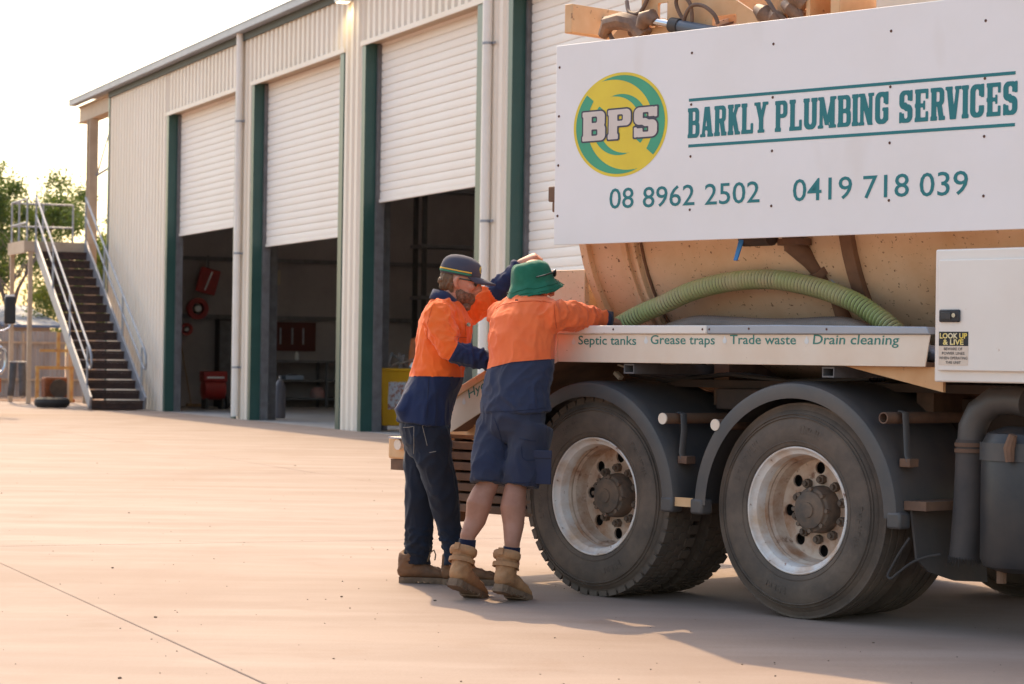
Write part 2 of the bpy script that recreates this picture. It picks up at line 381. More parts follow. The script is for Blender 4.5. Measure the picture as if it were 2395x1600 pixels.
SH_END = 34.0
obj('wall_panel', corrugated(-5.7, DO[0][0], 0, TOPZ), cream_clad, shed, 20)
for i, d in enumerate(DO):
    obj('wall_panel', corrugated(d[0], d[3], HZ, TOPZ), cream_clad, shed, 20)
    nx = DO[i + 1][0] if i + 1 < len(DO) else SH_END
    obj('wall_panel', corrugated(d[3], nx, 0, TOPZ), cream_clad, shed, 20)
# green jambs, head flashing, guides and roller doors
slat_cache = {}
def slat_mesh(w):
    key = round(w, 2)
    if key not in slat_cache:
        prof = [(.000, .004), (-.010, .008), (-.014, .030), (-.0145, .066), (-.014, .105), (-.010, .124), (.000, .129), (.004, .129), (.004, .1365), (.009, .1365), (.009, .004)]
        g = G(); g.prism(prof, lambda a, b, d: (d, a, b), 0, w); me = g.mesh('slat', 25); me.materials.append(slat_m); slat_cache[key] = me
    return slat_cache[key]
for i, d in enumerate(DO):
    for side, (a, b) in enumerate(((d[0], d[1]), (d[2], d[3]))):
        g = G(); g.box(a, b, -.055, .012, 0, HZ)
        if side == 0: g.box(b - .012, b, .012, .30, 0, HZ)
        else: g.box(a, a + .012, .012, .30, 0, HZ)
        obj('door_jamb', g, green_j, shed)
    g = G(); g.box(d[0] - .05, d[3] + .05, -.075, -.045, HZ - .03, HZ + .05); obj('head_flashing', g, cream_clad, shed)
    g = G(); g.box(d[1], d[2], -.04, .26, HZ + .001, HZ + .03); obj('head_lining', g, beige_st, shed)
    for xx in (d[1] + .012, d[2] - .082):
        g = G(); g.box(xx, xx + .07, .14, .28, 0, HZ - .02); obj('door_guide', g, grey_st, shed)
    door = sub('roller_door', shed, (d[1] + .02, .215, 0))
    n = int((HZ - d[4]) / .133) + 1
    for k in range(n):
        z = d[4] + .05 + k * .133
        if z > HZ + .05: break
        o = bpy.data.objects.new('slat', slat_mesh(d[2] - d[1] - .04)); COL.objects.link(o); o.parent = door; o.location = (0, 0, z)
    g = G(); g.box(0, d[2] - d[1] - .04, -.03, .02, d[4], d[4] + .055); obj('bottom_rail', g, slat_m, door, bevel=.006)
# corner flashing, gutter, roof
g = G(); g.box(-5.78, -5.66, -.06, .05, 0, TOPZ); obj('corner_flashing', g, green_j, shed)
g = G(); g.prism([(-.26, 7.44), (-.09, 7.44), (-.09, 7.60), (-.105, 7.60), (-.105, 7.455), (-.245, 7.455), (-.245, 7.585), (-.275, 7.585), (-.275, 7.57), (-.26, 7.565)], lambda a, b, d: (d, a, b), -9.4, SH_END)
obj('gutter', g, zinc, shed, 20)
roof_cuts = [-9.45, 2.0, 3.2, 8.6, 9.8, 15.2, 16.4, 21.8, 23.0, 28.4, 29.6, SH_END]
added_sky_sheet = mat('translucent_sheet', (.75, .75, .72), rough=.5, transl=((.85, .85, .8), .75))  # unseen translucent roof strips, added to let more light into the workshop
for i in range(len(roof_cuts) - 1):
    g = G(); g.prism([(-.20, 7.615), (6.2, 8.45), (12.6, 7.615), (12.6, 7.58), (6.2, 8.41), (-.20, 7.58)], lambda a, b, d: (d, a, b), roof_cuts[i], roof_cuts[i + 1] - .002); obj('roof_sheet' if i % 2 == 0 else 'added_skylight_sheet', g, zinc if i % 2 == 0 else added_sky_sheet, shed, 10)
g = G(); g.box(-5.7, SH_END, -.085, -.05, 7.30, 7.44); obj('eave_strip', g, mat('dark_strip', (.05, .06, .05), rough=.6), shed)  # dark strip filling the gap under the gutter
g = G(); g.box(-9.3, -5.7, .0, .22, 7.02, 7.40); g.box(-9.3, -5.7, -.06, .28, 7.38, 7.42); g.box(-9.3, -5.7, -.06, .28, 7.0, 7.03); obj('eave_beam', g, beige_st, shed, bevel=.005)
g = G(); g.box(-9.2, -5.7, 1.5, 1.7, 7.25, 7.5); g.box(-9.2, -5.7, 3.0, 3.2, 7.4, 7.7); obj('purlin', g, beige_st, shed)
g = G(); g.box(-7.98, -7.94, -.10, .12, 0, 7.0); g.box(-7.68, -7.64, -.10, .12, 0, 7.0); g.box(-7.95, -7.66, 0, .02, 0, 7.0); obj('portal_column', g, beige_st, shed, bevel=.003)
g = G(); g.cyl((-7.66, .1, 5.6), (-5.6, .15, 7.3), .02, 8); g.cyl((-7.66, .1, 5.6), (-5.6, .1, 5.75), .03, 8); obj('brace_rod', g, galv, shed)
for px in (5.88, 18.9):
    dp = obj('downpipe', G().tube([(px, -.12, .05), (px, -.12, 7.1), (px, -.12, 7.44)], .072, 16), pipe_w, shed)
    for z in (1.0, 3.2, 5.75):
        obj('pipe_bracket', G().lathe([(.073, -.018), (.079, -.018), (.079, .018), (.073, .018)], (px, -.12, z), (0, 0, 1), 16, close=True).box(px + .07, px + .17, -.075, -.055, z - .018, z + .018), galv, dp)
# wall lamp, lit
g = G(); g.box(12.30, 12.56, -.30, -.06, 7.19, 7.30); fl = obj('wall_lamp', g, white_p, shed, bevel=.01)
g = G(); g.box(12.33, 12.53, -.28, -.10, 7.180, 7.1885); obj('lamp_lens', g, lamp_m, fl)
ld = bpy.data.lights.new('wall_lamp_light', 'SPOT'); lo = bpy.data.objects.new('wall_lamp_light', ld); COL.objects.link(lo); lo.parent = shed
ld.energy = 9; ld.color = (1, .82, .40); ld.spot_size = R(150); ld.spot_blend = .6; ld.shadow_soft_size = .08
lo.location = (12.42, -.24, 7.17); lo.rotation_euler = (R(12), 0, 0)
# interior shell
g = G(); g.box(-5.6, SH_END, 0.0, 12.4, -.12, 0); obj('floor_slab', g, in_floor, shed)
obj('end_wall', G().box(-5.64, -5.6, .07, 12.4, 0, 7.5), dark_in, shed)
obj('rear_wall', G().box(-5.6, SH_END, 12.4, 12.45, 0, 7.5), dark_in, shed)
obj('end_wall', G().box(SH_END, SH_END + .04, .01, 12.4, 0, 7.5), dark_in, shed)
for xx in (-5.3, .0 + 6.05, 12.6, 19.05):
    g = G(); g.box(xx - .1, xx + .1, .32, .62, 0, 7.4); obj('portal_column', g, grey_st, shed)
g = G()
for yy in (2.0, 4.0, 6.0, 8.0, 10.0): g.box(-5.6, SH_END, yy - .04, yy + .04, 7.3, 7.5)
obj('purlin', g, grey_st, shed)
for z in (2.16, 3.55): obj('wall_girt', G().box(-5.6, -5.50, .3, 12.3, z - .05, z + .05), grey_st, shed)

# ---- things inside the workshop (placed in shed coordinates)
def wt(name, label, cat, x, y, z=0.0, group=None, rz=0.0):
    o = thing(name, label, cat, (MW @ Vector((x, y, z)))[:], WA + rz, group); return o
def at_shed(px, w):  # helper kept for symmetry of code
    return px
t = wt('air_compressor', 'red workshop air compressor standing inside the leftmost roller door', 'compressor', -2.6, 1.75)
obj('tank', G().tube([(0, -.28, .45), (0, -.24, .45), (0, .24, .45), (0, .28, .45)], [.12, .24, .24, .12], 20), red_p, t)
obj('motor_cover', G().box(-.2, .2, -.28, .28, .62, .86), red_p, t, bevel=.03); obj('name_band', G().box(.2015, .204, -.2, .2, .70, .74), white_p, t)
for yy in (-.2, .2): obj('foot', G().box(-.2, .2, yy - .03, yy + .03, 0, .24), black_st, t)
obj('wheel', G().cyl((.0, .29, .14), (0, .34, .14), .14, 18), black_st, t)
for nm, y, z, r, lb in (('hose_reel', 2.09, 2.34, .26, 'larger red hose reel on the workshop end wall behind the leftmost door'), ('hose_reel', 1.82, 1.84, .15, 'smaller red reel below the larger hose reel on the end wall')):
    t = wt(nm, lb, 'hose reel', -5.48, y, z, 'wall hose reels')
    obj('rim', G().lathe([(r, 0), (r, .14), (r * .55, .14), (r * .55, 0)], (0, 0, 0), (1, 0, 0), 22, close=True), red_p, t)
    obj('hub', G().cyl((.0, 0, 0), (.15, 0, 0), r * .3, 14), white_p, t); obj('bracket', G().box(-.1, .02, -.04, .04, -.1, .1), black_st, t)
t = wt('hanging_heater', 'tilted red box heater hanging in the leftmost doorway', 'heater', -5.3, 2.28, 3.0)
Mx = Matrix.Rotation(R(-14), 4, 'X')
obj('casing', G().box(0, .16, -.24, .24, -.3, .3, Mx), red_p, t, bevel=.02); obj('stripe', G().box(.1605, .165, -.02, .02, -.24, .24, Mx @ Matrix.Rotation(R(-8), 4, 'X')), white_p, t)
obj('hanger', G().box(.05, .08, -.03, .03, .3, .62), grey_st, t)
t = wt('broom', 'timber broom leaning just inside the leftmost roller door', 'broom', -4.6, 1.70)
obj('handle', G().cyl((0, .06, .05), (-.5, -.1, 1.6), .016, 8), wood, t); obj('head', G().box(-.08, .08, -.05, .35, 0, .08), wood, t)
t = wt('wall_cabinet', 'dark low wall cabinet behind the red compressor', 'cabinet', -5.3, 2.9)
obj('carcass', G().box(-.2, .2, -.35, .6, 0, 2.1), black_st, t, bevel=.01); obj('door', G().box(.2, .215, -.33, .1, .05, 2.05), grey_st, t)
t = wt('workbench', 'long dark steel workbench with two lower shelves seen through the second door', 'workbench', -5.1, 4.9)
obj('top', G().box(-.4, .4, -1.1, 1.5, 1.08, 1.14), grey_st, t)
for z in (.18, .62): obj('shelf', G().box(-.36, .36, -1.1, 1.5, z, z + .05), grey_st, t)
for y in (-1.05, .25, 1.45):
    for x in (-.36, .36): obj('leg', G().box(x - .03, x + .03, y - .03, y + .03, 0, 1.08), grey_st, t)
for nm, lb, y, z, s, m in (('spray_bottle', 'small white bottle standing on the dark workbench', -.45, 1.14, (.05, .05, .2), white_p), ('paper_stack', 'pale stack of papers at the right end of the workbench', .95, 1.14, (.2, .2, .08), white_p), ('parts_bin', 'pale blue grey parts bin on the upper workbench shelf', -.55, .67, (.2, .22, .1), mat('pale_blue', (.35, .42, .55), rough=.5)), ('rag_bundle', 'pinkish rag bundle on the lower workbench shelf', .1, .23, (.2, .13, .26), mat('rag', (.5, .25, .22), (.3, .2, .2), rough=.9))):
    o = wt(nm, lb, nm.split('_')[-1], -4.95, 4.9 + y, z)
    gg = G(); gg.tube([(0, 0, 0), (0, 0, s[2] * .1), (0, 0, s[2] * .7), (0, 0, s[2])], [s[0] * .9, s[0], s[0] * .9, s[0] * .45], 12) if nm in ('spray_bottle', 'rag_bundle') else gg.box(-s[0], s[0], -s[1], s[1], 0, s[2])
    obj('body', gg, m, o, bevel=.008); obj('cap' if nm == 'spray_bottle' else 'trim', G().box(-s[0] * .4, s[0] * .4, -s[1] * .4, s[1] * .4, s[2], s[2] + .03), grey_st, o)
t = wt('tool_board', 'dark red tool board above the workbench', 'tool board', -5.55, 4.5, 1.72)
obj('panel', G().box(0, .03, -.6, .6, -.36, .34), mat('dark_red', (.10, .022, .015), rough=.7), t); 
for y in (-.3, .0, .28): obj('spanner', G().box(.03, .045, y - .02, y + .02, -.2, .2), galv, t)
t = wt('wall_notice', 'small beige notice on the workshop end wall above the workbench', 'notice', -5.55, 4.04, 3.14); obj('sheet', G().box(0, .02, -.14, .14, -.18, .18), mat('notice', (.5, .42, .3), rough=.7), t)
t = wt('gas_cylinder', 'dark grey gas cylinder standing just inside the second roller door', 'gas cylinder', 5.0, 1.05)
obj('body', G().tube([(0, 0, 0), (0, 0, .02), (0, 0, .62), (0, 0, .72), (0, 0, .76)], [.10, .115, .115, .07, .035], 18), mat('cyl_grey', (.16, .15, .17), rough=.5), t); obj('valve', G().box(-.02, .02, -.02, .02, .76, .84), galv, t)
t = wt('yellow_bin', 'yellow wheelie bin with printed labels inside the third roller door', 'bin', 12.45, .80)
g = G(); pr = [(-.25, -.27, .10), (.25, .27, .10), (.32, .33, 1.02)]
g._a([(-.26, -.28, .08), (.26, -.28, .08), (.26, .28, .08), (-.26, .28, .08), (-.33, -.34, 1.02), (.33, -.34, 1.02), (.33, .34, 1.02), (-.33, .34, 1.02)], [(0, 1, 2, 3), (0, 1, 5, 4), (1, 2, 6, 5), (2, 3, 7, 6), (3, 0, 4, 7)])
obj('body', g, yellow_p, t, bevel=.02); obj('rim', G().box(-.36, .36, -.37, .37, 1.0, 1.05), yellow_p, t, bevel=.012)
for y in (-.3, .3): obj('wheel', G().cyl((-.22, y - .04, .12), (-.22, y + .04, .12), .12, 16), black_st, t)
lab = mat('bin_label', (.65, .66, .72), (.45, .2, .15), scale=14, rough=.5, lo=.48, hi=.56)
M1 = T3(.298, 0, .62) @ Matrix.Rotation(R(4.2), 4, 'Y')
obj('label_panel', G().box(0, .004, -.19, .16, -.26, .2, M1), lab, t); M2 = T3(0, -.318, .62) @ Matrix.Rotation(R(3.6), 4, 'X'); obj('label_panel', G().box(-.18, .1, -.004, 0, -.32, .16, M2), lab, t)
t = wt('waste_pile', 'grey plastic scraps heaped in the yellow bin', 'scrap', 12.45, .80, 1.04)
g = G()
for k in range(14): g.bar((rnd.uniform(-.25, .25), rnd.uniform(-.3, .3), 0), (rnd.uniform(-.3, .3), rnd.uniform(-.35, .35), rnd.uniform(.1, .34)), .05, .02)
obj('pieces', g, mat('scrap', (.16, .18, .20), (.28, .22, .2), scale=6, rough=.6), t)
t = wt('tall_pole', 'pale rusty pole standing upright behind the yellow bin', 'pole', 9.0, 2.9); obj('shaft', G().cyl((0, 0, .4), (.04, .02, 2.2), .03, 10), beige_st, t); obj('base', G().lathe([(0, 0), (.16, 0), (.16, .4), (.03, .4)], (0, 0, 0), (0, 0, 1), 14), grey_st, t)
t = wt('leaning_sheet', 'pale translucent sheet leaning behind the man in the cap', 'sheet', 10.3, 3.1)
obj('sheet', G().box(-.015, .015, -.55, .5, .6, 2.25, Matrix.Rotation(R(-9), 4, 'X')), mat('pale_sheet', (.42, .44, .44), (.32, .33, .33), scale=3, rough=.4), t); obj('prop', G().box(-.1, .1, -.4, .4, 0, .64), grey_st, t)
t = wt('water_tank', 'pale blue white plastic tank behind the yellow bin', 'tank', 10.0, 2.5); obj('body', G().tube([(0, 0, 0), (0, 0, .05), (0, 0, 1.0), (0, 0, 1.22), (0, 0, 1.3)], [.5, .55, .55, .42, .15], 24), mat('pale_tank', (.55, .62, .66), (.48, .55, .6), scale=3, rough=.4), t); obj('lid', G().cyl((0, 0, 1.29), (0, 0, 1.36), .14, 16), black_st, t)
t = wt('orange_drum', 'faded orange drum at the back of the third bay', 'drum', 3.5, 4.6, 0.0); obj('body', G().tube([(0, 0, 0), (0, 0, 1.3), (0, 0, 1.62), (0, 0, 1.7)], [.3, .3, .26, .1], 18), orange_p, t); obj('lid', G().cyl((0, 0, 1.69), (0, 0, 1.74), .1, 12), black_st, t)
t = wt('dark_rack', 'dark steel rack across the workshop behind the third door', 'rack', -2.0, 9.0)
for x in (-.3, .3):
    for y in (-2.5, 0, 3.0): obj('upright', G().box(x - .05, x + .05, y - .05, y + .05, 0, 5.2), black_st, t)
for z in (1.3, 2.6, 3.8, 5.1): obj('shelf', G().box(-.4, .4, -2.6, 3.1, z, z + .08), grey_st, t)

# ================================================================== stairs beside the shed
st = wt('steel_staircase', 'steel stairs with galvanised handrails climbing along the shed wall', 'staircase', 0, 0)
YL, YR = -1.52, -.32; X0, Z0, X1, Z1 = -.52, 0.0, -6.95, 3.87
def stp(x): return Z0 + (X0 - x) * (Z1 - Z0) / (X0 - X1)
for y in (YL, YR):
    g = G(); g.bar((X0 - .05, y, .16), (X1, y, stp(X1) + .12 - .16), .05, .30); obj('stringer', g, galv, st, bevel=.004)
n = 17
for k in range(n):
    x = -.62 - k * .374; z = .215 * (k + 1)
    obj('tread', G().box(x - .26, x + .02, YL + .03, YR - .03, z - .045, z), tread_m, st)
    g = G(); g.box(x - .02, x - .005, YL + .03, YR - .03, z - .19, z - .047); obj('riser', g, tread_m, st)
    g = G(); g.box(x - .26, x + .02, YL + .026, YL + .032, z - .19, z - .0); g.box(x - .26, x + .02, YR - .032, YR - .026, z - .19, z); obj('tread_bracket', g, galv, st)
for y in (YL, YR):
    top = [(-6.95, y, 5.0), (-1.05, y, 1.52), (-.72, y, 1.34), (-.56, y, 1.18), (-.53, y, 1.02), (-.6, y, .90), (-.75, y, .92)]
    obj('handrail', G().tube(top, .026, 10), galv, st); obj('mid_rail', G().tube([(-6.95, y, 4.55), (-.75, y, .92)], .022, 10), galv, st)
    for x in (-.95, -2.85, -4.8, -6.9): obj('rail_post', G().cyl((x, y, stp(x) + .05), (x, y, stp(x) + 1.12 + (.06 if x < -1 else 0)), .024, 10), galv, st)
obj('platform', G().box(-9.0, -6.95, -1.75, -.18, 3.72, 3.80), galv, st)
for a in ((-9.0, -6.9, -1.8, -1.74), (-9.0, -6.9, -.2, -.14)): obj('platform_edge', G().box(a[0], a[1], a[2], a[3], 3.62, 3.92), beige_st, st)
obj('platform_edge', G().box(-6.95, -6.9, -1.74, -.2, 3.66, 3.90), beige_st, st)
for x, y in ((-7.0, -1.62), (-8.8, -1.72), (-8.8, -.25)): obj('support_post', G().box(x - .05, x + .05, y - .05, y + .05, 0, 3.65), beige_st, st)
for z in (4.35, 4.92):
    obj('platform_rail', G().tube([(-6.95, YL - .2, z), (-8.95, YL - .2, z), (-8.95, -.2, z)], .024, 8), galv, st)
for x, y in ((-8.95, YL - .2), (-8.95, -.95), (-8.95, -.2), (-8.0, YL - .2), (-6.98, YL - .2)): obj('platform_post', G().cyl((x, y, 3.8), (x, y, 4.92), .024, 8), galv, st)
# ---- yard clutter at the left
def torus(g, c, R0, r, ax=(0, 0, 1), n=28, m=10):
    g.lathe([(R0 + r * math.cos(2 * math.pi * k / m), r * .9 * math.sin(2 * math.pi * k / m)) for k in range(m)], c, ax, n, close=True); return g
t = wt('old_tyre', 'old black tyre lying flat beside the foot of the stairs', 'tyre', -2.3, -2.0); obj('tyre', torus(G(), (0, 0, .13), .27, .13), mat('old_rubber', (.03, .028, .026), rough=.8), t); obj('rim', G().lathe([(.17, .05), (.15, .05), (.15, .2), (.17, .2)], (0, 0, 0), (0, 0, 1), 22, close=True), orange_p, t)
t = wt('timber_offcut', 'reddish timber block lying under the bottom stair tread', 'timber', -1.1, -.7); obj('block', G().box(-.1, .1, -.5, .3, 0, .14), wood, t, bevel=.01); obj('wedge', G().box(-.06, .05, -.75, -.5, 0, .07), wood, t)
fence = wt('sheet_fence', 'pale corrugated sheet fence behind the stairs', 'fence', -14.2, 0)
fm = mat('fence_sheet', (.42, .38, .36), (.32, .28, .26), scale=2, stretch=(1, 3, .3), rough=.7)
for k in range(9):
    y0 = -6.4 + k * 1.2; g = G(); pts = [(y0 + i * .06, .02 if i % 2 else 0) for i in range(20)]
    g._a([(h, y, z) for z in (.05, 1.8) for y, h in pts], [(i, i + 1, 20 + i + 1, 20 + i) for i in range(19)]); obj('sheet', g, fm, fence, 20)
    obj('post', G().box(.05, .11, y0 - .04, y0 + .02, 0, 1.75), beige_st, fence)
for z in (.5, 1.5): obj('rail', G().box(.03, .09, -6.4, 4.4, z - .03, z + .03), beige_st, fence)
t = wt('far_shed', 'low far shed with a pale blue sheet roof behind the fence', 'shed', -24, .2)
obj('wall', G().box(-2.5, 2.5, -4.2, 1.6, 0, 2.0), mat('far_wall', (.5, .42, .36), rough=.8), t); obj('roof', G().prism([(3.0, 1.98), (3.0, 2.06), (-3.0, 2.75), (-3.0, 2.67)], lambda a, b, d: (a, d, b), -4.5, 1.9), mat('blue_roof', (.11, .16, .26), (.14, .19, .28), scale=1, rough=.5), t)
t = wt('tubular_frame', 'weathered yellow tubular frame standing behind the stair posts', 'frame', -8.6, -.75)
yf = mat('weathered_yellow', (.58, .36, .12), (.45, .22, .08), scale=6, rough=.6)
for y in (-.35, .5): obj('leg', G().box(-.04, .04, y - .04, y + .04, 0, .82), yf, t)
obj('top_rail', G().box(-.04, .04, -.4, .55, .82, .9), yf, t); obj('upright', G().box(-.04, .04, .12, .2, .9, 1.75), yf, t); obj('cross_rail', G().box(-.03, .03, -.3, .6, 1.25, 1.32), yf, t)
t = wt('rusty_engine_block', 'rusty brown engine block sitting under the yellow frame', 'engine', -9.4, -.55); rust = mat('rust', (.22, .075, .03), (.10, .04, .02), scale=7, rough=.9)
obj('block', G().box(-.25, .25, -.25, .45, .08, .62), rust, t, bevel=.05); obj('flywheel', G().cyl((.25, .1, .34), (.33, .1, .34), .23, 18), black_st, t); obj('skid', G().box(-.3, .3, -.3, .5, 0, .08), orange_p, t)
t = wt('rubber_flaps', 'two dark rubber flaps hanging from the stair support post', 'rubber flap', -7.2, -1.85); fl_m = mat('flap', (.12, .115, .12), (.08, .08, .08), scale=6, rough=.8)
for k in (-1, 1):
    g = G(); pts = [(.0, .09 * k - .1), (.0, .09 * k + .06), (.03, .10 * k + .03), (.05, .13 * k + .02), (.05, .13 * k - .08)]
    g._a([(.02 * math.sin(i), y, .98 - .2 * i) for i in range(5) for y in (.10 * k - .09 + .01 * i * k, .10 * k + .08 + .015 * i * k)], [(2 * i, 2 * i + 1, 2 * i + 3, 2 * i + 2) for i in range(4)])
    o = obj('flap', g, fl_m, t); s_ = o.modifiers.new('solid', 'SOLIDIFY'); s_.thickness = .012
obj('hook', G().cyl((0, -.2, 1.0), (0, .2, 1.0), .014, 8), galv, t)
t = wt('spiral_auger', 'dark spiral auger standing against the pale fence', 'auger', -13.4, -1.25)
obj('shaft', G().cyl((0, 0, .0), (0, 0, 1.95), .03, 8), black_st, t)
g = G(); m_ = 90
for k in range(m_):
    a = k * .42; z = .65 + k * .0115
    g._a([(.03 * math.cos(a), .03 * math.sin(a), z), (.12 * math.cos(a), .12 * math.sin(a), z), (.12 * math.cos(a + .42), .12 * math.sin(a + .42), z + .0115), (.03 * math.cos(a + .42), .03 * math.sin(a + .42), z + .0115)], [(0, 1, 2, 3)])
obj('flight', g, black_st, t)
# parked vehicle at the left edge: only its mirror and bar reach the picture
t = wt('parked_truck', 'parked vehicle at the left edge showing a black mirror and chrome bar', 'truck', 4.5, -7.35)
chrome = mat('chrome', (.6, .6, .62), rough=.15, metal=1.0)
obj('mirror', G().box(-.06, .06, 3.03, 3.24, 1.77, 2.29), mat('mirror_black', (.015, .015, .017), rough=.35), t, bevel=.03)
obj('mirror_cap', G().box(-.05, .05, 3.05, 3.22, 2.292, 2.33), white_p, t, bevel=.015)
obj('mirror_arm', G().tube([(0, 3.15, 1.78), (.0, 3.13, 1.70), (.0, 3.02, 1.64), (-.1, 2.7, 1.62)], .018, 8), chrome, t)
obj('bull_bar', G().tube([(.6, 2.4, 1.31), (.6, 2.86, 1.31), (.6, 2.94, 1.25), (.6, 2.96, 1.1), (.6, 2.95, .95), (.6, 2.88, .84), (.6, 2.4, .82)], .04, 10), chrome, t)
obj('body', G().prism([(-4.5, .6), (.3, .6), (.4, 1.5), (-.2, 2.4), (-2.2, 2.5), (-2.4, 1.6), (-4.5, 1.6)], lambda a, b, d: (a, d, b), .6, 2.7), white_p, t, bevel=.06)
obj('indicator', G().box(.4, .52, 2.6, 2.9, .46, .74), orange_p, t, bevel=.02)
for x in (-3.6, -.5): obj('wheel', G().cyl((x, 2.35, .48), (x, 2.66, .48), .48, 22), tyre_m, t)

# ================================================================== trees
bark = mat('bark', (.16, .12, .09), (.24, .18, .14), scale=8, rough=.9)
def leaf_mat(n, a, b): return mat(n, a, b, scale=1.6, rough=.5, transl=((b[0] * 1.6, b[1] * 1.5, b[2] * .9), .40), lo=.35, hi=.65)
lf1 = leaf_mat('leaf_green', (.05, .095, .028), (.12, .17, .045)); lf2 = leaf_mat('leaf_yellowgreen', (.075, .12, .028), (.17, .19, .045)); lf3 = leaf_mat('leaf_dark', (.035, .065, .024), (.075, .11, .035))
def tree(label, x, y, h, crown, nleaf, lm, seed, name='leafy_tree', lsize=.13, sparse=0):
    rn = random.Random(seed); t = thing(name, label, 'tree', (x, y, 0)); g = G(); tips = []
    def branch(p, d, L, r, lev):
        n = 4; pts = [p]; q = p
        for i in range(n):
            d = (d + Vector((rn.uniform(-.25, .25), rn.uniform(-.25, .25), rn.uniform(-.05, .2)))).normalized(); q = q + d * (L / n); pts.append(q)
        g.tube(pts, [r * (1 - .16 * i) for i in range(n + 1)], 7)
        if lev >= 3: tips.append((pts[-1], r)); tips.append((pts[-2], r)); return
        for k in range(rn.choice((2, 3, 3))):
            a = rn.uniform(0, 6.28); dd = (d * .7 + Vector((math.cos(a), math.sin(a), rn.uniform(.0, .7))) * rn.uniform(.5, .9)).normalized()
            branch(pts[-1 - rn.choice((0, 0, 1))], dd, L * rn.uniform(.55, .8), r * .5, lev + 1)
    branch(Vector((0, 0, 0)), Vector((.05, 0, 1)), h * .34, h * .022, 0); branch(Vector((.1, .1, 0)), Vector((-.3, .1, 1)), h * .3, h * .016, 1)
    obj('trunk', g, bark, t)
    if nleaf:
        g = G(); cz, rx, rz = crown
        cl = [p for p, r in tips]
        for k in range(26 - sparse):
            a = rn.uniform(0, 6.28); b = rn.uniform(-1, 1); q = rn.uniform(.45, 1) 
            cl.append(Vector((rx * q * math.cos(a) * math.sqrt(1 - b * b), rx * q * math.sin(a) * math.sqrt(1 - b * b), cz + rz * b * q)))
        per = nleaf // len(cl)
        for c in cl:
            R0 = rn.uniform(.35, .8) * rx * .32
            for k in range(per):
                v = Vector((rn.gauss(0, 1), rn.gauss(0, 1), rn.gauss(0, .8))) * (R0 * .55); p = c + v
                s = lsize * rn.uniform(.6, 1.3); n = Vector((rn.uniform(-1, 1), rn.uniform(-1, 1), rn.uniform(-.3, 1))).normalized(); u = n.orthogonal().normalized(); u = Matrix.Rotation(rn.uniform(0, 6.28), 3, n) @ u; w = n.cross(u) * .42
                g._a([p - u * s * .5, p + w * s * .5 + n * s * .08, p + u * s * .5, p - w * s * .5 + n * s * .08], [(0, 1, 2, 3)])
        obj('crown', g.mesh('crown', None, weld=False), lm, t)
    return t
tree('bushy green tree rising behind the stairs, tallest of the leafy trees', -15.0, 74, 7.4, (4.6, 2.5, 2.5), 26000, lf1, 4)
tree('yellow green bush beside the shed behind the stair platform', -12.7, 77, 5.8, (3.5, 2.2, 2.3), 20000, lf2, 9)
tree('mid green tree between the tallest tree and the yellow green bush', -14.3, 82, 6.2, (3.9, 2.5, 2.6), 20000, lf1, 52)
tree('dark dense tree at the left picture edge behind the fence', -17.2, 79, 7.6, (4.2, 2.6, 3.0), 20000, lf3, 13)
tree('low dark bush behind the fence under the stair platform', -14.6, 84, 4.6, (2.5, 2.4, 1.9), 15000, lf3, 21)
tree('bare grey tree with leafless twigs at the upper left', -15.0, 70, 6.4, (0, 0, 0), 0, None, 5, name='bare_tree')
tree('broad far tree left of the stairs on the skyline', -22, 92, 7.0, (4.2, 3.0, 2.6), 8000, lf1, 41)
# ================================================================== tanker truck
TA = R(43.6745 - 90); TO = (.4176, 12.5235, 0.0)
MT = Matrix.Translation(TO) @ Matrix.Rotation(TA, 4, 'Z')
truck = thing('tanker_truck', 'white and tan vacuum tanker truck with a large lettered side panel', 'truck', TO, TA)
sign_m = mat('sign_white', (.87, .82, .80), (.83, .77, .73), scale=1.3, rough=.42, bump=.05, bscale=2.2, lo=.45, hi=.8, c3=(.66, .56, .47), s3=1.6, lo3=.60, hi3=1.0, st3=(1.2, 1, .5), spec=.35)
cream_t = mat('dusty_cream', (.84, .71, .58), (.76, .58, .43), scale=2.2, rough=.5, lo=.35, hi=.75, c3=(.34, .17, .08), s3=34, lo3=.70, hi3=.77, spec=.35)
tank_m = mat('dirty_tank', (.80, .60, .42), (.60, .38, .21), scale=1.8, rough=.6, lo=.3, hi=.7, c3=(.16, .07, .035), s3=48, lo3=.63, hi3=.70, bump=.25, bscale=24)
box_m = mat('box_white', (.86, .78, .70), (.80, .70, .61), scale=1.8, rough=.42, lo=.4, hi=.8, c3=(.45, .24, .12), s3=26, lo3=.74, hi3=.8, spec=.35)
orange_st = mat('orange_dusty_steel', (.74, .46, .24), (.60, .30, .12), scale=3.2, rough=.55, lo=.35, hi=.7, c3=(.25, .10, .04), s3=22, lo3=.68, hi3=.76)
brown_st = mat('brown_dusty_steel', (.20, .105, .06), (.11, .06, .04), scale=5, rough=.8)
fender_m = mat('fender_plastic', (.070, .066, .066), (.13, .10, .08), scale=3.5, rough=.48, lo=.4, hi=.85)
rim_m = mat('dusty_rim', (.66, .53, .42), (.40, .20, .105), scale=7, rough=.5, lo=.40, hi=.66, c3=(.20, .085, .045), s3=16, lo3=.58, hi3=.72)
rim_out = mat('rim_paint', (.76, .70, .65), (.58, .39, .26), scale=7, rough=.42, lo=.44, hi=.70, c3=(.25, .12, .07), s3=30, lo3=.66, hi3=.74)
hub_m = mat('hub_dusty', (.10, .078, .062), (.20, .13, .085), scale=14, rough=.75)
teal = mat('teal_vinyl', (.004, .185, .20), (.004, .16, .18), scale=1, rough=.4)
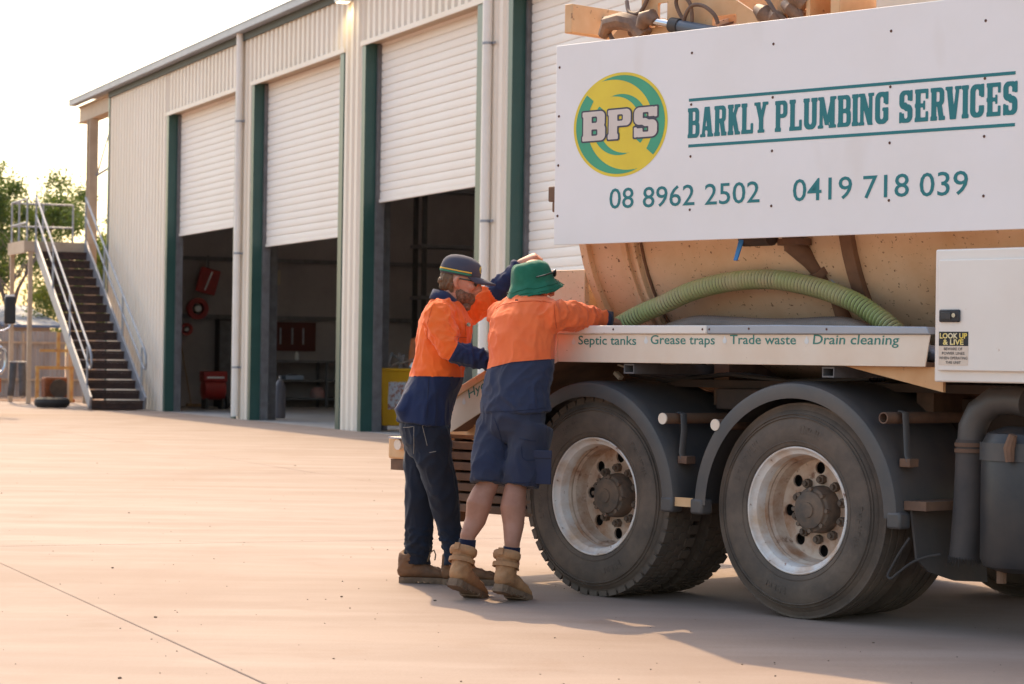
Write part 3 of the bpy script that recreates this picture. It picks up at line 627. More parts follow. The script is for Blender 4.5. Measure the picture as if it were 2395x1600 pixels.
l_green = mat('logo_green', (.05, .36, .20), (.045, .31, .17), scale=3, rough=.4); l_yel = mat('logo_yellow', (.82, .60, .035), (.74, .52, .03), scale=3, rough=.4)
l_dark = mat('logo_dark', (.055, .05, .075), rough=.5); l_cream = mat('logo_cream', (.70, .60, .54), (.64, .54, .48), scale=4, rough=.5)
bolt_m = mat('rusty_bolt', (.12, .05, .03), rough=.8); green_txt = mat('green_vinyl', (.035, .20, .16), rough=.45)
chassis_m = mat('chassis', (.06, .042, .034), (.10, .06, .042), scale=4, rough=.8)

# ---- side sign
SY0 = -.034
sign = obj('sign_panel', G().box(-.263, 3.05, SY0, -.026, 1.824, 2.872), sign_m, truck, bevel=.003)
fld = obj('sign_frame', G().box(-.24, 3.0, -.026, .10, 1.84, 1.88).box(-.24, 3.0, -.026, .10, 2.80, 2.85).box(-.24, -.20, -.0255, .10, 1.88, 2.80).box(1.20, 1.25, -.0255, .10, 1.88, 2.80), orange_st, truck)
obj('sign_lug', G().box(-.325, -.25, -.02, .06, 2.055, 2.135).box(-.30, -.25, -.015, .05, 2.0, 2.054), brown_st, truck, bevel=.006)
def decal(name, g, m, y, parent=sign):
    o = obj(name, g, m, parent, None); o.location = (0, y, 0); o.data.polygons.foreach_set('use_smooth', [False] * len(o.data.polygons)); return o
cx, cz, rx, rz = .207, 2.430, .332, .267
def el(r, ox=0, oz=0): return lambda x, z: (np.hypot((x - cx) / rx - ox, (z - cz) / rz - oz) - r)
yel = sdf_mesh(el(1.0), cx - .34, cx + .34, cz - .275, cz + .275, 90, 76); decal('emblem_disc', yel, l_yel, SY0 - .0012)
def crescents(x, z):
    u = (x - cx) / rx; v = (z - cz) / rz; r = np.hypot(u, v); side = (v + .87 * u) / 1.33
    def pair(ro, s, rr):
        a = mxx(r - ro, rr - np.hypot(u + s, v + s * .12), -side + .0); b = mxx(r - ro, rr - np.hypot(u - s, v - s * .12), side + .0); return mn(a, b)
    return mn(pair(.945, .20, .90), pair(.585, .135, .565))
decal('emblem_crescents', sdf_mesh(crescents, cx - .34, cx + .34, cz - .275, cz + .275, 150, 124), l_green, SY0 - .0022)
B1 = dict(w=.88, s=.33, t=.17, gap=.13, res=30)
decal('emblem_letters_outline', word_mesh('BPS', -.058, .470, 2.357, 2.508, grow=.055, **B1), l_dark, SY0 - .0032)
decal('emblem_letters', word_mesh('BPS', -.058, .470, 2.357, 2.508, grow=.0, **B1), l_cream, SY0 - .0042)
for wd, a, b, dz in (('BARKLY', .676, 1.190, 0), ('PLUMBING', 1.240, 1.918, -.002), ('SERVICES', 1.980, 2.624, -.005)):
    decal('sign_lettering', word_mesh(wd, a, b, 2.333 + dz, 2.482 + dz, w=.55, s=.205, t=.13, gap=.095), teal, SY0 - .0015)
for z in (2.5175, 2.2895): decal('sign_rule', G().prism([(.681, z - .0075 + .005), (2.612, z - .0075 - .005), (2.612, z + .0075 - .005), (.681, z + .0075 + .005)], lambda a, b, d: (a, d, b), -.0015, 0), teal, SY0)
for grp, a, b, z, z1 in (('08', .141, .312, 2.000, 2.105), ('8962', .376, .727, 1.998, 2.103), ('2502', .795, 1.149, 1.996, 2.101), ('0419', 1.357, 1.713, 1.992, 2.099), ('718', 1.778, 2.041, 1.990, 2.097), ('039', 2.101, 2.367, 1.986, 2.095)): decal('phone_number', text_mesh(grp, a, b, z, z1=z1, bold=.004), teal, SY0 - .0015)
for x in (-.237, .696, 1.223, 1.927, 2.45):
    for z in (2.757, 2.500, 2.242, 1.977):
        obj('sign_bolt', G().lathe([(0, -.005), (.0045, -.0045), (.0072, 0)], (x, SY0, z), (0, 1, 0), 10), bolt_m, sign)

# ---- tank
tcy, tcz, TR_ = 1.22, 2.10, 1.0
prof = [(0, -.62), (.35, -.595), (.62, -.53), (.85, -.43), (.96, -.35), (TR_, -.28), (TR_, 3.35), (.9, 3.5), (.5, 3.62), (0, 3.66)]
tank = obj('tank', G().lathe(prof, (0, tcy, tcz), (1, 0, 0), 72), tank_m, truck, 30)
for x, w, h in ((-.30, .05, .035), (-.02, .035, .02), (.06, .022, .03), (.10, .012, .012), (1.47, .07, .035)):
    obj('tank_band', G().lathe([(TR_ - .01, x - w / 2), (TR_ + h, x - w / 2), (TR_ + h, x + w / 2), (TR_ - .01, x + w / 2)], (0, tcy, tcz), (1, 0, 0), 72), brown_st if x in (1.47, .10) else tank_m, tank)
obj('rear_saddle', G().box(-.64, -.33, .27, .31, 1.21, 1.708).box(-.64, -.60, .31, 2.1, 1.21, 1.70), tank_m, truck, bevel=.004)
obj('upright_post', G().box(-.74, -.69, .23, .28, 1.20, 1.735), orange_st, truck)
obj('tank_saddle', G().box(.4, .5, .5, 1.9, 1.0, 1.3).box(1.7, 1.8, .5, 1.9, 1.0, 1.3), brown_st, truck)
# valve, elbow pipe and blue lever below the panel
vp = obj('valve_pipe', G().tube([(1.16, .17, 1.93), (1.16, .22, 1.80), (1.20, .30, 1.72), (1.28, .40, 1.58), (1.30, .46, 1.40)], [.05, .055, .04, .042, .04], 14), brown_st, truck)
obj('flange', G().lathe([(0, 0), (.085, 0), (.085, .03), (0, .03)], (1.16, .22, 1.80), (0, 0, 1), 16), brown_st, vp); obj('flange', G().cyl((1.222, .325, 1.685), (1.236, .345, 1.655), .062, 14), brown_st, vp)
obj('valve_lug', G().bar((1.26, .33, 1.70), (1.33, .36, 1.58), .02, .012), zinc, vp)
obj('valve_body', G().cyl((.92, .12, 1.845), (1.10, .12, 1.845), .05, 14), chassis_m, truck)
obj('blue_lever', G().prism([(-.016, 0), (.016, 0), (.013, -.115), (-.011, -.115)], lambda a, b, d: (.945 + a + b * .38, d, 1.84 + b), .075, .083), mat('blue_handle', (.02, .22, .62), rough=.4), truck, bevel=.002)

# ---- tray side with lettering
tray = obj('tray_side', G().prism([(-.225, 1.212), (2.140, 1.214), (2.166, 1.36), (-.225, 1.357)], lambda a, b, d: (a, d, b), -.030, -.022), cream_t, truck, bevel=.002)
obj('tray_lip', G().prism([(-.225, 1.358), (.825, 1.360), (.825, 1.403), (-.225, 1.402)], lambda a, b, d: (a, d, b), -.044, .03), box_m, tray, bevel=.006)
obj('tray_lip', G().prism([(.829, 1.360), (2.172, 1.361), (2.155, 1.396), (1.3, 1.405), (.829, 1.403)], lambda a, b, d: (a, d, b), -.044, .03), zinc, tray, bevel=.006)
obj('tray_floor', G().box(-.225, 2.14, -.02, .42, 1.214, 1.235), brown_st, truck)
for x, z in ((.19, 1.382), (.80, 1.383), (.845, 1.383), (1.10, 1.386), (1.58, 1.384)): obj('rivet', G().sph((x, -.044, z), (.006, .004, .006), 8, 5), bolt_m, tray)
for body, a, b, z, shv in (('Septic tanks', -.073, .340, 1.304, 0), ('Grease traps', .440, .871, 1.309, 0), ('Trade waste', .969, 1.385, 1.312, 0), ('Drain cleaning', 1.488, 1.992, 1.314, .12)):
    decal('tray_lettering', text_mesh(body, a, b, z, cap=.047, shear=shv, bold=.009), green_txt, -.0312, tray)
dropf = lambda x, z: mn(np.hypot(x, z + .006) - .013, mxx(np.abs(x) - (.022 - z) * .42, -z, z - .024))
for x, z in ((-.108, 1.322), (.408, 1.329), (.935, 1.333), (1.450, 1.333)):
    o = decal('drop_mark', sdf_mesh(dropf, -.02, .02, -.022, .028, 24, 30), white_p, -.0312, tray); o.location = (x, -.0312, z)
# ---- sloping tail behind the men
tl = [(-.229, 1.212), (-.229, 1.402), (-1.055, 1.025), (-1.055, .815)]
tail = obj('tail_side', G().prism(tl, lambda a, b, d: (a, d, b), -.030, -.022), cream_t, truck, bevel=.002)
obj('tail_lip', G().prism([(-.229, 1.362), (-.229, 1.404), (-1.06, 1.030), (-1.06, .985)], lambda a, b, d: (a, d, b), -.042, .02), orange_st, tail, bevel=.003)
g = text_mesh('Hydro', 0, .235, 0, cap=.050, bold=.009)
for i, v in enumerate(g.v):
    a = math.atan2(.46, 1); x, _, z = v; g.v[i] = (-.905 + x * math.cos(a) - z * math.sin(a) * .5, 0, 1.005 + x * math.sin(a) + z * .95)
decal('tail_lettering', g, green_txt, -.0312, tail)
o = decal('drop_mark', sdf_mesh(dropf, -.02, .02, -.022, .028, 24, 30), white_p, -.0312, tail); o.location = (-.945, -.0312, .99)
obj('tail_floor', G().prism([(-.225, 1.21), (-.225, 1.235), (-1.05, .86), (-1.05, .82)], lambda a, b, d: (a, d, b), -.02, 2.4), brown_st, truck)
# ---- rear bumper and stacked steps
bp = obj('rear_bumper', G().box(-1.575, -1.40, -.03, 2.42, .652, .776), orange_st, truck, bevel=.012); obj('marker_lamp', G().cyl((-1.46, -.06, .735), (-1.46, -.030, .735), .03, 16), cream_t, bp)
obj('lamp_hood', G().box(-1.52, -1.41, -.075, -.031, .768, .776), zinc, bp); obj('bumper_channel', G().box(-1.56, -1.36, -.02, 2.4, .59, .650), brown_st, bp)
steps = obj('step_frame', G().box(-1.36, -1.30, .28, .36, .30, 1.0).box(-.56, -.50, .28, .36, .38, 1.0).box(-1.3, -.56, .36, .40, .9, .96), brown_st, truck)
for k in range(8): obj('step_slat', G().box(-1.38, -.48, .20 + .004 * (k % 2), .46, .365 + k * .058, .365 + k * .058 + .044), brown_st, steps, bevel=.006)
obj('tail_bracket', G().box(-.95, -.62, .05, .09, .76, .86).box(-1.4, -.6, .09, .17, .80, .90), orange_st, truck)

# ---- toolbox
tb = obj('toolbox', G().box(2.206, 3.45, -.05, .50, 1.147, 1.744), box_m, truck, bevel=.008)
obj('toolbox_door', G().box(2.236, 3.40, -.066, -.051, 1.198, 1.696), box_m, tb, bevel=.005)
lt = obj('latch', G().box(2.248, 2.360, -.078, -.0665, 1.416, 1.472), mat('latch_black', (.02, .02, .024), rough=.4), tb, bevel=.006)
obj('latch_button', G().cyl((2.332, -.084, 1.446), (2.332, -.078, 1.446), .010, 14), chrome, lt); obj('latch_paddle', G().box(2.262, 2.315, -.083, -.0785, 1.428, 1.460), black_st, lt, bevel=.003)
sk = obj('warning_sticker', G().box(2.243, 2.402, -.0675, -.0665, 1.223, 1.309), mat('sticker_cream', (.72, .58, .46), rough=.5), tb)
obj('sticker_header', G().box(2.243, 2.402, -.0675, -.0665, 1.3095, 1.373), mat('sticker_black', (.012, .012, .014), rough=.5), sk)
sy = mat('sticker_yellow', (.85, .62, .10), (.8, .74, .6), scale=12, rough=.5)
for b_, a, c_, z, z1 in (('LOOK UP', 2.248, 2.397, 1.342, 1.367), ('& LIVE', 2.266, 2.378, 1.314, 1.339)): decal('sticker_lettering', text_mesh(b_, a, c_, z, z1=z1, bold=.03), sy, -.0686, sk)
for b_, a, c_, z in (('BEWARE OF', 2.272, 2.372, 1.290), ('POWER LINES', 2.262, 2.384, 1.270), ('WHEN OPERATING', 2.246, 2.400, 1.249), ('THIS UNIT', 2.282, 2.364, 1.229)): decal('sticker_lettering', text_mesh(b_, a, c_, z, z1=z + .0125, bold=.012), mat('sticker_ink', (.04, .035, .04), rough=.5), -.0686, sk)
obj('gusset', G().prism([(1.64, 1.213), (2.205, 1.213), (2.205, 1.10)], lambda a, b, d: (a, d, b), .02, .04), orange_st, truck)

# ---- chassis
for y in (.78, 1.62): obj('chassis_rail', G().box(-1.36, 5.6, y - .05, y + .05, .78, 1.06), chassis_m, truck)
obj('underfloor', G().box(-.2, 3.4, .46, 2.36, 1.09, 1.13), chassis_m, truck)
for x in (.262, 1.557):
    g = G()
    for a, b, c_, d in ((-.036, .036, .017, .025), (-.036, .036, -.025, -.017)): g.box(x + a, x + b, .0, 2.2, 1.182 + c_, 1.182 + d)
    for a in (-.036, .030): g.box(x + a, x + a + .006, .001, 2.199, 1.182 - .0168, 1.182 + .0168)
    obj('cross_tube', g, grey_st, truck)
obj('battery_box', G().box(.50, .84, .40, .74, .98, 1.088), chassis_m, truck, bevel=.01)
for k in range(5): obj('air_line', G().tube([(-.2, .5 + .05 * k, 1.15), (.1, .46 + .05 * k, 1.12 + .01 * k), (.5, .5 + .04 * k, 1.16), (.9, .48, 1.13), (1.4, .52 + .03 * k, 1.15)], .012, 6), black_st, truck)
obj('small_bracket', G().bar((-.05, .25, 1.20), (.10, .3, 1.16), .03, .008).bar((-.1, .28, 1.16), (-.06, .28, 1.13), .03, .02), cream_t, truck)
def loop(pts, r=.011):
    P = [Vector(p) for p in pts]; out = []
    for i in range(len(P) - 1):
        p0, p1, p2, p3 = P[max(i - 1, 0)], P[i], P[i + 1], P[min(i + 2, len(P) - 1)]
        for k in range(6):
            u = k / 6; out.append(.5 * ((2 * p1) + (p2 - p0) * u + (2 * p0 - 5 * p1 + 4 * p2 - p3) * u * u + (3 * p1 - p0 - 3 * p2 + p3) * u ** 3))
    out.append(P[-1]); return G().tube(out, r, 8)
# ---- wheels
TRD, TW = .522, .285
def wheel_parts(root, lugs, side=1):
    r = TRD
    pf = [(.298, .030), (.315, .008), (.345, .000), (.385, -.004), (.43, .002), (.462, .014), (.478, .024), (.482, .030), (.505, .040), (.512, .055), (.514, .10), (.515, TW / 2), (.514, TW - .10), (.512, TW - .055), (.478, TW - .024), (.43, TW), (.345, TW), (.298, TW - .03)]
    ty = obj('tyre', G().lathe(pf, (0, 0, 0), (0, 1, 0), 96), tyre_m, root, 28)
    g = G()
    for rr, h, d in ((.333, .004, .004), (.448, .004, .004), (.462, .010, .003)): g.lathe([(rr - d, h + .002), (rr - d * .4, h - .004), (rr + d * .4, h - .003), (rr + d, h + .004)], (0, 0, 0), (0, 1, 0), 96)
    obj('sidewall_ribs', g, tyre_m, ty)
    rr_ = random.Random(5)
    for a0_, cnt in ((.5, 7), (2.3, 5), (4.1, 8), (5.4, 4)):
        for k in range(cnt):
            Mr = Matrix.Rotation(a0_ + k * .075, 4, 'Y'); g = G(); h_ = rr_.choice((.012, .016))
            g.box(-.010, -.006, -.0045, .004, .39 - h_, .39 + h_, Mr); g.box(-.010, .008, -.0045, .004, .39 + rr_.choice((-h_, 0, h_)) - .002, .39 + rr_.choice((0, h_)) + .003, Mr)
            if k % 2: g.box(.005, .009, -.0045, .004, .39 - h_, .39 + h_, Mr)
            obj('sidewall_mark', g, tyre_m, ty)
    g = G()
    if lugs:
        n = 46
        for k in range(n):
            a = 2 * math.pi * k / n; Mr = Matrix.Rotation(a, 4, 'Y')
            g.box(-.0265, .0265, .030, .087, .490, r - .003, Mr)
            Mr2 = Matrix.Rotation(a + math.pi / n, 4, 'Y')
            g.box(-.022, .022, .096, .138, .50, r - .002, Mr2); g.box(-.022, .022, .147, .189, .50, r - .002, Mr); g.box(-.024, .024, .20, .265, .488, r, Mr2)
    else:
        n = 64
        for k in range(n):
            Mr = Matrix.Rotation(2 * math.pi * k / n, 4, 'Y'); g.box(-.0245, .0245, .040, .076, .495, r - .007, Mr)
        for y0, y1 in ((.084, .128), (.137, .181), (.19, .255)): g.lathe([(.50, y0), (r - .003, y0 + .003), (r - .003, y1 - .003), (.50, y1)], (0, 0, 0), (0, 1, 0), 96)
    obj('tread', g, tyre_m, ty, 20)
    return ty
disc_mesh = None
def rim_parts(root):
    global disc_mesh
    pf = [(.293, .034), (.3055, .020), (.3065, .013), (.302, .010), (.297, .013), (.292, .026), (.284, .034), (.272, .040), (.266, .056), (.263, .09)]
    rim = obj('rim', G().lathe(pf, (0, 0, 0), (0, 1, 0), 72), rim_out, root, 28)
    pf2 = [(.263, .09), (.257, .105), (.262, .122), (.252, .136), (.249, .165), (.246, .19), (.241, .208), (.236, .216)]
    obj('rim_well', G().lathe(pf2, (0, 0, 0), (0, 1, 0), 72), rim_m, rim, 28)
    if disc_mesh is None:
        def fn(x, z):
            d = mxx(np.hypot(x, z) - .242, .085 - np.hypot(x, z))
            for k in range(8):
                a = 2 * math.pi * (k + .35) / 8; d = mxx(d, .0295 - np.hypot(x - .200 * math.cos(a), z - .200 * math.sin(a)))
            return d
        disc_mesh = sdf_mesh(fn, -.25, .25, -.25, .25, 90, 90)
    ds = obj('rim_disc', disc_mesh.copy(), rim_m, rim, None); ds.location = (0, .210, 0); s_ = ds.modifiers.new('solid', 'SOLIDIFY'); s_.thickness = .012; s_.offset = 0
    obj('brake_drum', G().lathe([(.243, .225), (.243, .28), (0, .28)], (0, 0, 0), (0, 1, 0), 32), black_st, rim)
    hb = obj('hub', G().lathe([(.116, .212), (.116, .190), (.110, .138), (.104, .124), (.092, .118), (.088, .104), (.064, .096), (.038, .094), (.036, .086), (.018, .084), (0, .084)], (0, 0, 0), (0, 1, 0), 40), hub_m, root, 30)
    nm_ = G().cyl((0, .206, 0), (0, .176, 0), .023, 6).cyl((0, .176, 0), (0, .160, 0), .012, 8).mesh('wheel_nut', 30); nm_.materials.append(hub_m)
    bm_ = G().cyl((0, .142, 0), (0, .108, 0), .0115, 6).mesh('hub_bolt', 30); bm_.materials.append(hub_m)
    for k in range(10): o = bpy.data.objects.new('wheel_nut', nm_); COL.objects.link(o); o.parent = hb; o.location = (.145 * math.cos(.628 * k), 0, .145 * math.sin(.628 * k))
    for k in range(8): o = bpy.data.objects.new('hub_bolt', bm_); COL.objects.link(o); o.parent = hb; o.location = (.100 * math.cos(.785 * k + .2), 0, .100 * math.sin(.785 * k + .2))
WHX = (.012, 1.366)
for i, x in enumerate(WHX):
    w = sub('wheel', truck, (x, 0, .518 - .0)); w.rotation_euler = (0, R(17 + 40 * i), 0)
    wheel_parts(w, i == 0); rim_parts(w)
    w2 = sub('wheel', truck, (x, .325, .518)); tyi = wheel_parts(w2, i == 0)
    obj('rim', G().lathe([(.293, .03), (.28, .05), (.28, .25), (.293, .26)], (0, 0, 0), (0, 1, 0), 40), brown_st, w2)
    for yy in (1.82, 2.145): copy_tree(w2, truck).location = (x, yy, .518)
    obj('axle', G().cyl((x, .2, .518), (x, 2.3, .518), .07, 14), chassis_m, truck)
w3 = copy_tree(w2, truck); w3.location = (4.6, .02, .518); copy_tree(w2, truck).location = (4.6, 2.1, .518)
# ---- mudguards
def fender(cx_, cz_, r, a0, a1, y0=-.03, y1=.62):
    sec = [(r - .082, y0 + .004), (r - .03, y0), (r - .012, y0 + .006), (r - .004, y0 + .028), (r, y0 + .06), (r, y1), (r - .006, y1), (r - .006, y0 + .062), (r - .010, y0 + .034), (r - .018, y0 + .014), (r - .032, y0 + .008), (r - .078, y0 + .010)]
    g = G(); n = 48; vs = []
    for k in range(n + 1):
        a = R(a0 + (a1 - a0) * k / n)
        for rr, y in sec: vs.append((cx_ + rr * math.cos(a), y, cz_ + rr * math.sin(a)))
    m = len(sec); fs = [(k * m + i, k * m + (i + 1) % m, (k + 1) * m + (i + 1) % m, (k + 1) * m + i) for k in range(n) for i in range(m)]
    fs += [tuple(range(m)), tuple(reversed(range(n * m, (n + 1) * m)))]
    g._a(vs, fs); return obj('mudguard', g, fender_m, truck, 40)
f1 = fender(-.005, .500, .617, 2, 178); f2 = fender(1.366, .505, .632, 1, 179)
for f, x in ((f1, .560), (f2, .760), (f2, 1.972)):
    obj('mudguard_foot', G().box(x - .038, x + .042, -.034, .05, .468, .545), fender_m, f, bevel=.012)
obj('joint_plate', G().box(.60, .722, -.012, -.004, .50, .545), orange_st, f1)
for k, (x, z) in enumerate(((.529, .935), (.880, .914), (1.907, .976))):
    hollow = k == 2
    pb = obj('support_bar', G().lathe([(.021, -.028), (.027, -.028), (.027, 1.9), (.021, 1.9)], (x, 0, z), (0, 1, 0), 20, close=True), brown_st, truck)
    if not hollow: obj('bar_cap', G().cyl((x, -.033, z), (x, -.026, z), .0285, 20), cream_t, pb)
    if k != 1:
        obj('bar_strap', G().tube([(x + .03, .06, z + .03), (x + .06, .06, z + .025), (x + .07, .055, z - .06), (x + .062 + (.02 if k == 2 else 0), .05, z - .17), (x + .075 + (.02 if k == 2 else 0), .05, z - .20)], [(.007, .022)] * 5, 8), fender_m, pb)
        obj('strap_clamp', G().box(x + .05, x + .11, .03, .10, z - .225, z - .185), brown_st, pb, bevel=.004)
obj('guard_strap', G().box(1.995, 2.12, .02, .60, .556, .598), brown_st, f2)
obj('mud_flap', G().prism([(.04, .58), (.58, .58), (.58, .20), (.33, .22), (.13, .27), (.05, .33)], lambda a, b, d: (2.01 + d + (.58 - b) * .12, a, b), 0, .012), mat('mud_flap_rubber', (.055, .048, .045), (.085, .065, .055), scale=4, rough=.8), f2)
obj('rope_loop', loop([(2.03, .02, .43), (1.99, .0, .36), (1.945, -.01, .28), (1.935, -.015, .250), (1.955, -.015, .240), (1.99, -.005, .27), (2.04, .02, .315), (2.10, .05, .345), (2.16, .08, .36)], .006), mat('rope', (.055, .045, .04), rough=.9), f2)
# ---- intake hose and black air tank by the right edge
ih = obj('intake_elbow', G().tube([(2.52, .22, 1.06), (2.44, .22, 1.07), (2.35, .21, 1.06), (2.28, .20, 1.01), (2.245, .195, .94), (2.240, .195, .875)], .066, 18), fender_m, truck)
obj('intake_hose', G().tube([(2.240, .195, .885), (2.237, .195, .75), (2.232, .195, .6), (2.222, .195, .45), (2.212, .195, .345)], [.071, .071, .072, .073, .073], 18, cap=False), mat('hose_black', (.06, .05, .047), (.09, .07, .06), scale=5, rough=.75), ih)
for z in (.862, .835): obj('hose_clamp', G().lathe([(.073, -.009), (.077, -.009), (.077, .009), (.073, .009)], (2.239, .195, z), (0, 0, 1), 20, close=True), brown_st, ih)
g = G()
for k in range(34):
    a = k * .185; x, y = 2.211 + .073 * math.cos(a), .195 + .073 * math.sin(a); g.tube([(x, y, .35), (x - .004, y, .33), (x - .006 - .012 * rnd.random(), y + .008 * rnd.random(), .30 + .02 * rnd.random())], [.004, .003, .001], 4)
obj('frayed_edge', g, black_st, ih)
at_ = obj('air_tank', G().tube([(2.52, .22, .30), (2.52, .22, .325), (2.52, .22, .36), (2.52, .22, .87), (2.52, .22, .92), (2.52, .22, .95)], [.12, .185, .20, .20, .175, .10], 32), mat('tank_black', (.030, .028, .030), (.055, .045, .04), scale=5, rough=.45), truck, 30)
obj('tank_strap', G().lathe([(.201, .80), (.206, .80), (.206, .88), (.201, .88)], (2.52, .22, 0), (0, 0, 1), 32, close=True), fender_m, at_)
obj('drain_plug', G().cyl((2.465, .12, .25), (2.465, .12, .32), .022, 10), brown_st, at_)
obj('drain_tap', G().tube([(2.60, -.0, .92), (2.58, .0, .86), (2.585, .0, .80)], [.02, .026, .02], 8), brown_st, at_)
# ---- superstructure on the tank
dk = mat('dark_fitting', (.15, .085, .055), (.30, .17, .10), scale=12, rough=.6)
obj('boom_beam', G().box(-.845, -.785, .60, 2.0, 3.055, 3.218), orange_st, truck, bevel=.006)
obj('beam_pin', G().cyl((-.785, .86, 3.15), (-.755, .86, 3.15), .022, 12), dk, truck)
obj('boom_clamp', G().tube([(-.56, .62, 3.02), (-.5, .6, 3.08), (-.4, .6, 3.085), (-.3, .6, 3.06), (-.22, .6, 2.98)], [.03, .045, .05, .05, .05], 10), dk, truck)
hplate = lambda x, z: mxx(sbox(x, z, -.27, .565, 2.86, 3.40, .03), (x - .38) * .6 + (z - 3.095) * 1.0 - .045, -(x + .33) * .9 + (z - 3.06) * .5 - .16, -sbox(x, z, .245, .415, 2.985, 3.050, .01), -sbox(x, z, -.15, -.08, 3.03, 3.16, .008), -sbox(x, z, -.21, -.165, 3.03, 3.09, .008))
bpm = sdf_mesh(hplate, -.3, .62, 2.84, 3.42, 100, 70)
o = obj('boom_plate', bpm, orange_st, truck, None); o.location = (0, .62, 0); s_ = o.modifiers.new('solid', 'SOLIDIFY'); s_.thickness = .02
o2 = inst(o, truck, T3(0, .95, 0))
hc = obj('ram_barrel', G().cyl((.02, .57, 3.02), (.42, .57, 2.93), .034, 18), mat('ram_grey', (.10, .12, .15), rough=.35), truck); obj('ram_rod', G().cyl((-.14, .57, 3.058), (.03, .57, 3.018), .019, 14), chrome, hc); obj('ram_eye', G().tube([(-.23, .57, 3.03), (-.2, .57, 3.075), (-.15, .57, 3.08), (-.12, .57, 3.05)], [.03, .045, .045, .03], 12), dk, hc); obj('ram_gland', G().cyl((.0, .57, 3.024), (.06, .57, 3.011), .041, 18), black_st, hc)
hose_b = mat('hydraulic_hose', (.13, .075, .05), (.20, .12, .08), scale=9, rough=.65)
obj('hydraulic_hose', loop([(.11, .58, 3.0), (.05, .57, 3.09), (.04, .56, 3.15), (.09, .555, 3.17), (.14, .56, 3.12), (.145, .57, 3.03), (.11, .57, 3.0)]), hose_b, truck)
obj('hydraulic_hose', loop([(.08, .575, 3.0), (.10, .565, 3.06), (.16, .555, 3.11), (.24, .555, 3.10), (.31, .56, 3.05), (.33, .57, 3.0)]), hose_b, truck)
obj('hydraulic_hose', loop([(-.64, .7, 3.12), (-.58, .66, 3.08), (-.5, .62, 3.01), (-.46, .62, 2.95)], .013), hose_b, truck)
for k, (x, z, r) in enumerate(((.62, 3.03, .05), (.70, 3.0, .045), (.80, 3.04, .04), (.83, 3.10, .05))): obj('hose_fitting', G().tube([(x - .06, .62, z + .03), (x, .60, z), (x + .05, .62, z - .05)], [r * .6, r, r * .8], 12), dk, truck)
obj('boom_strut', G().bar((.58, .7, 3.12), (.86, .7, 3.0), .05, .05).bar((.74, .66, 3.16), (.66, .66, 2.95), .03, .06), orange_st, truck)
obj('boom_strut', G().bar((.60, .8, 3.02), (.86, .72, 3.16), .03, .03), black_st, truck)
obj('valve_box', G().box(.90, .925, .60, .92, 2.86, 3.3).box(1.075, 1.13, .58, .60, 2.86, 3.3).box(1.075, 1.10, .60, .92, 2.86, 3.3).box(.925, 1.075, .90, .92, 2.86, 3.3).box(.925, 1.075, .60, .90, 2.86, 2.99), orange_st, truck)
obj('boom_bracket', G().prism([(-.60, 2.92), (-.34, 2.92), (-.34, 3.10), (-.46, 3.14), (-.60, 3.02)], lambda a, b, d: (a, d, b), .72, .74), orange_st, truck, bevel=.004)
obj('boom_bracket', G().prism([(.60, 2.9), (.86, 2.9), (.84, 3.06), (.70, 3.13), (.62, 3.06)], lambda a, b, d: (a, d, b), .74, .76), orange_st, truck, bevel=.004)
obj('pivot_pin', G().cyl((-.42, .70, 3.04), (-.42, .78, 3.04), .03, 14), dk, truck); obj('pivot_pin', G().cyl((.73, .70, 3.02), (.73, .80, 3.02), .035, 14), dk, truck)
obj('hydraulic_hose', loop([(.56, .64, 3.14), (.64, .6, 3.10), (.72, .58, 3.02), (.80, .6, 2.96)], .012), hose_b, truck); obj('hydraulic_hose', loop([(.62, .66, 3.18), (.74, .62, 3.14), (.84, .6, 3.06), (.88, .6, 2.97)], .010), hose_b, truck); obj('hydraulic_hose', loop([(-.42, .66, 3.2), (-.36, .62, 3.13), (-.26, .6, 3.12), (-.2, .6, 3.2)], .012), hose_b, truck)
obj('top_deck', G().box(1.32, 3.3, .62, 1.9, 2.9, 3.18), cream_t, truck, bevel=.02)
# ---- cab, outside the picture to the right
cb = obj('cab', G().prism([(3.75, .9), (5.9, .9), (5.95, 1.7), (5.75, 2.9), (3.75, 2.95)], lambda a, b, d: (a, d, b), .03, 2.45), box_m, truck, bevel=.06)
obj('cab_window', G().prism([(4.5, 1.85), (5.6, 1.85), (5.45, 2.6), (4.5, 2.6)], lambda a, b, d: (a, d, b), .022, .034), mat('cab_glass', (.02, .025, .03), rough=.08), cb)
obj('cab_door_handle', G().box(4.5, 4.65, .005, .03, 1.6, 1.64), black_st, cb, bevel=.008)

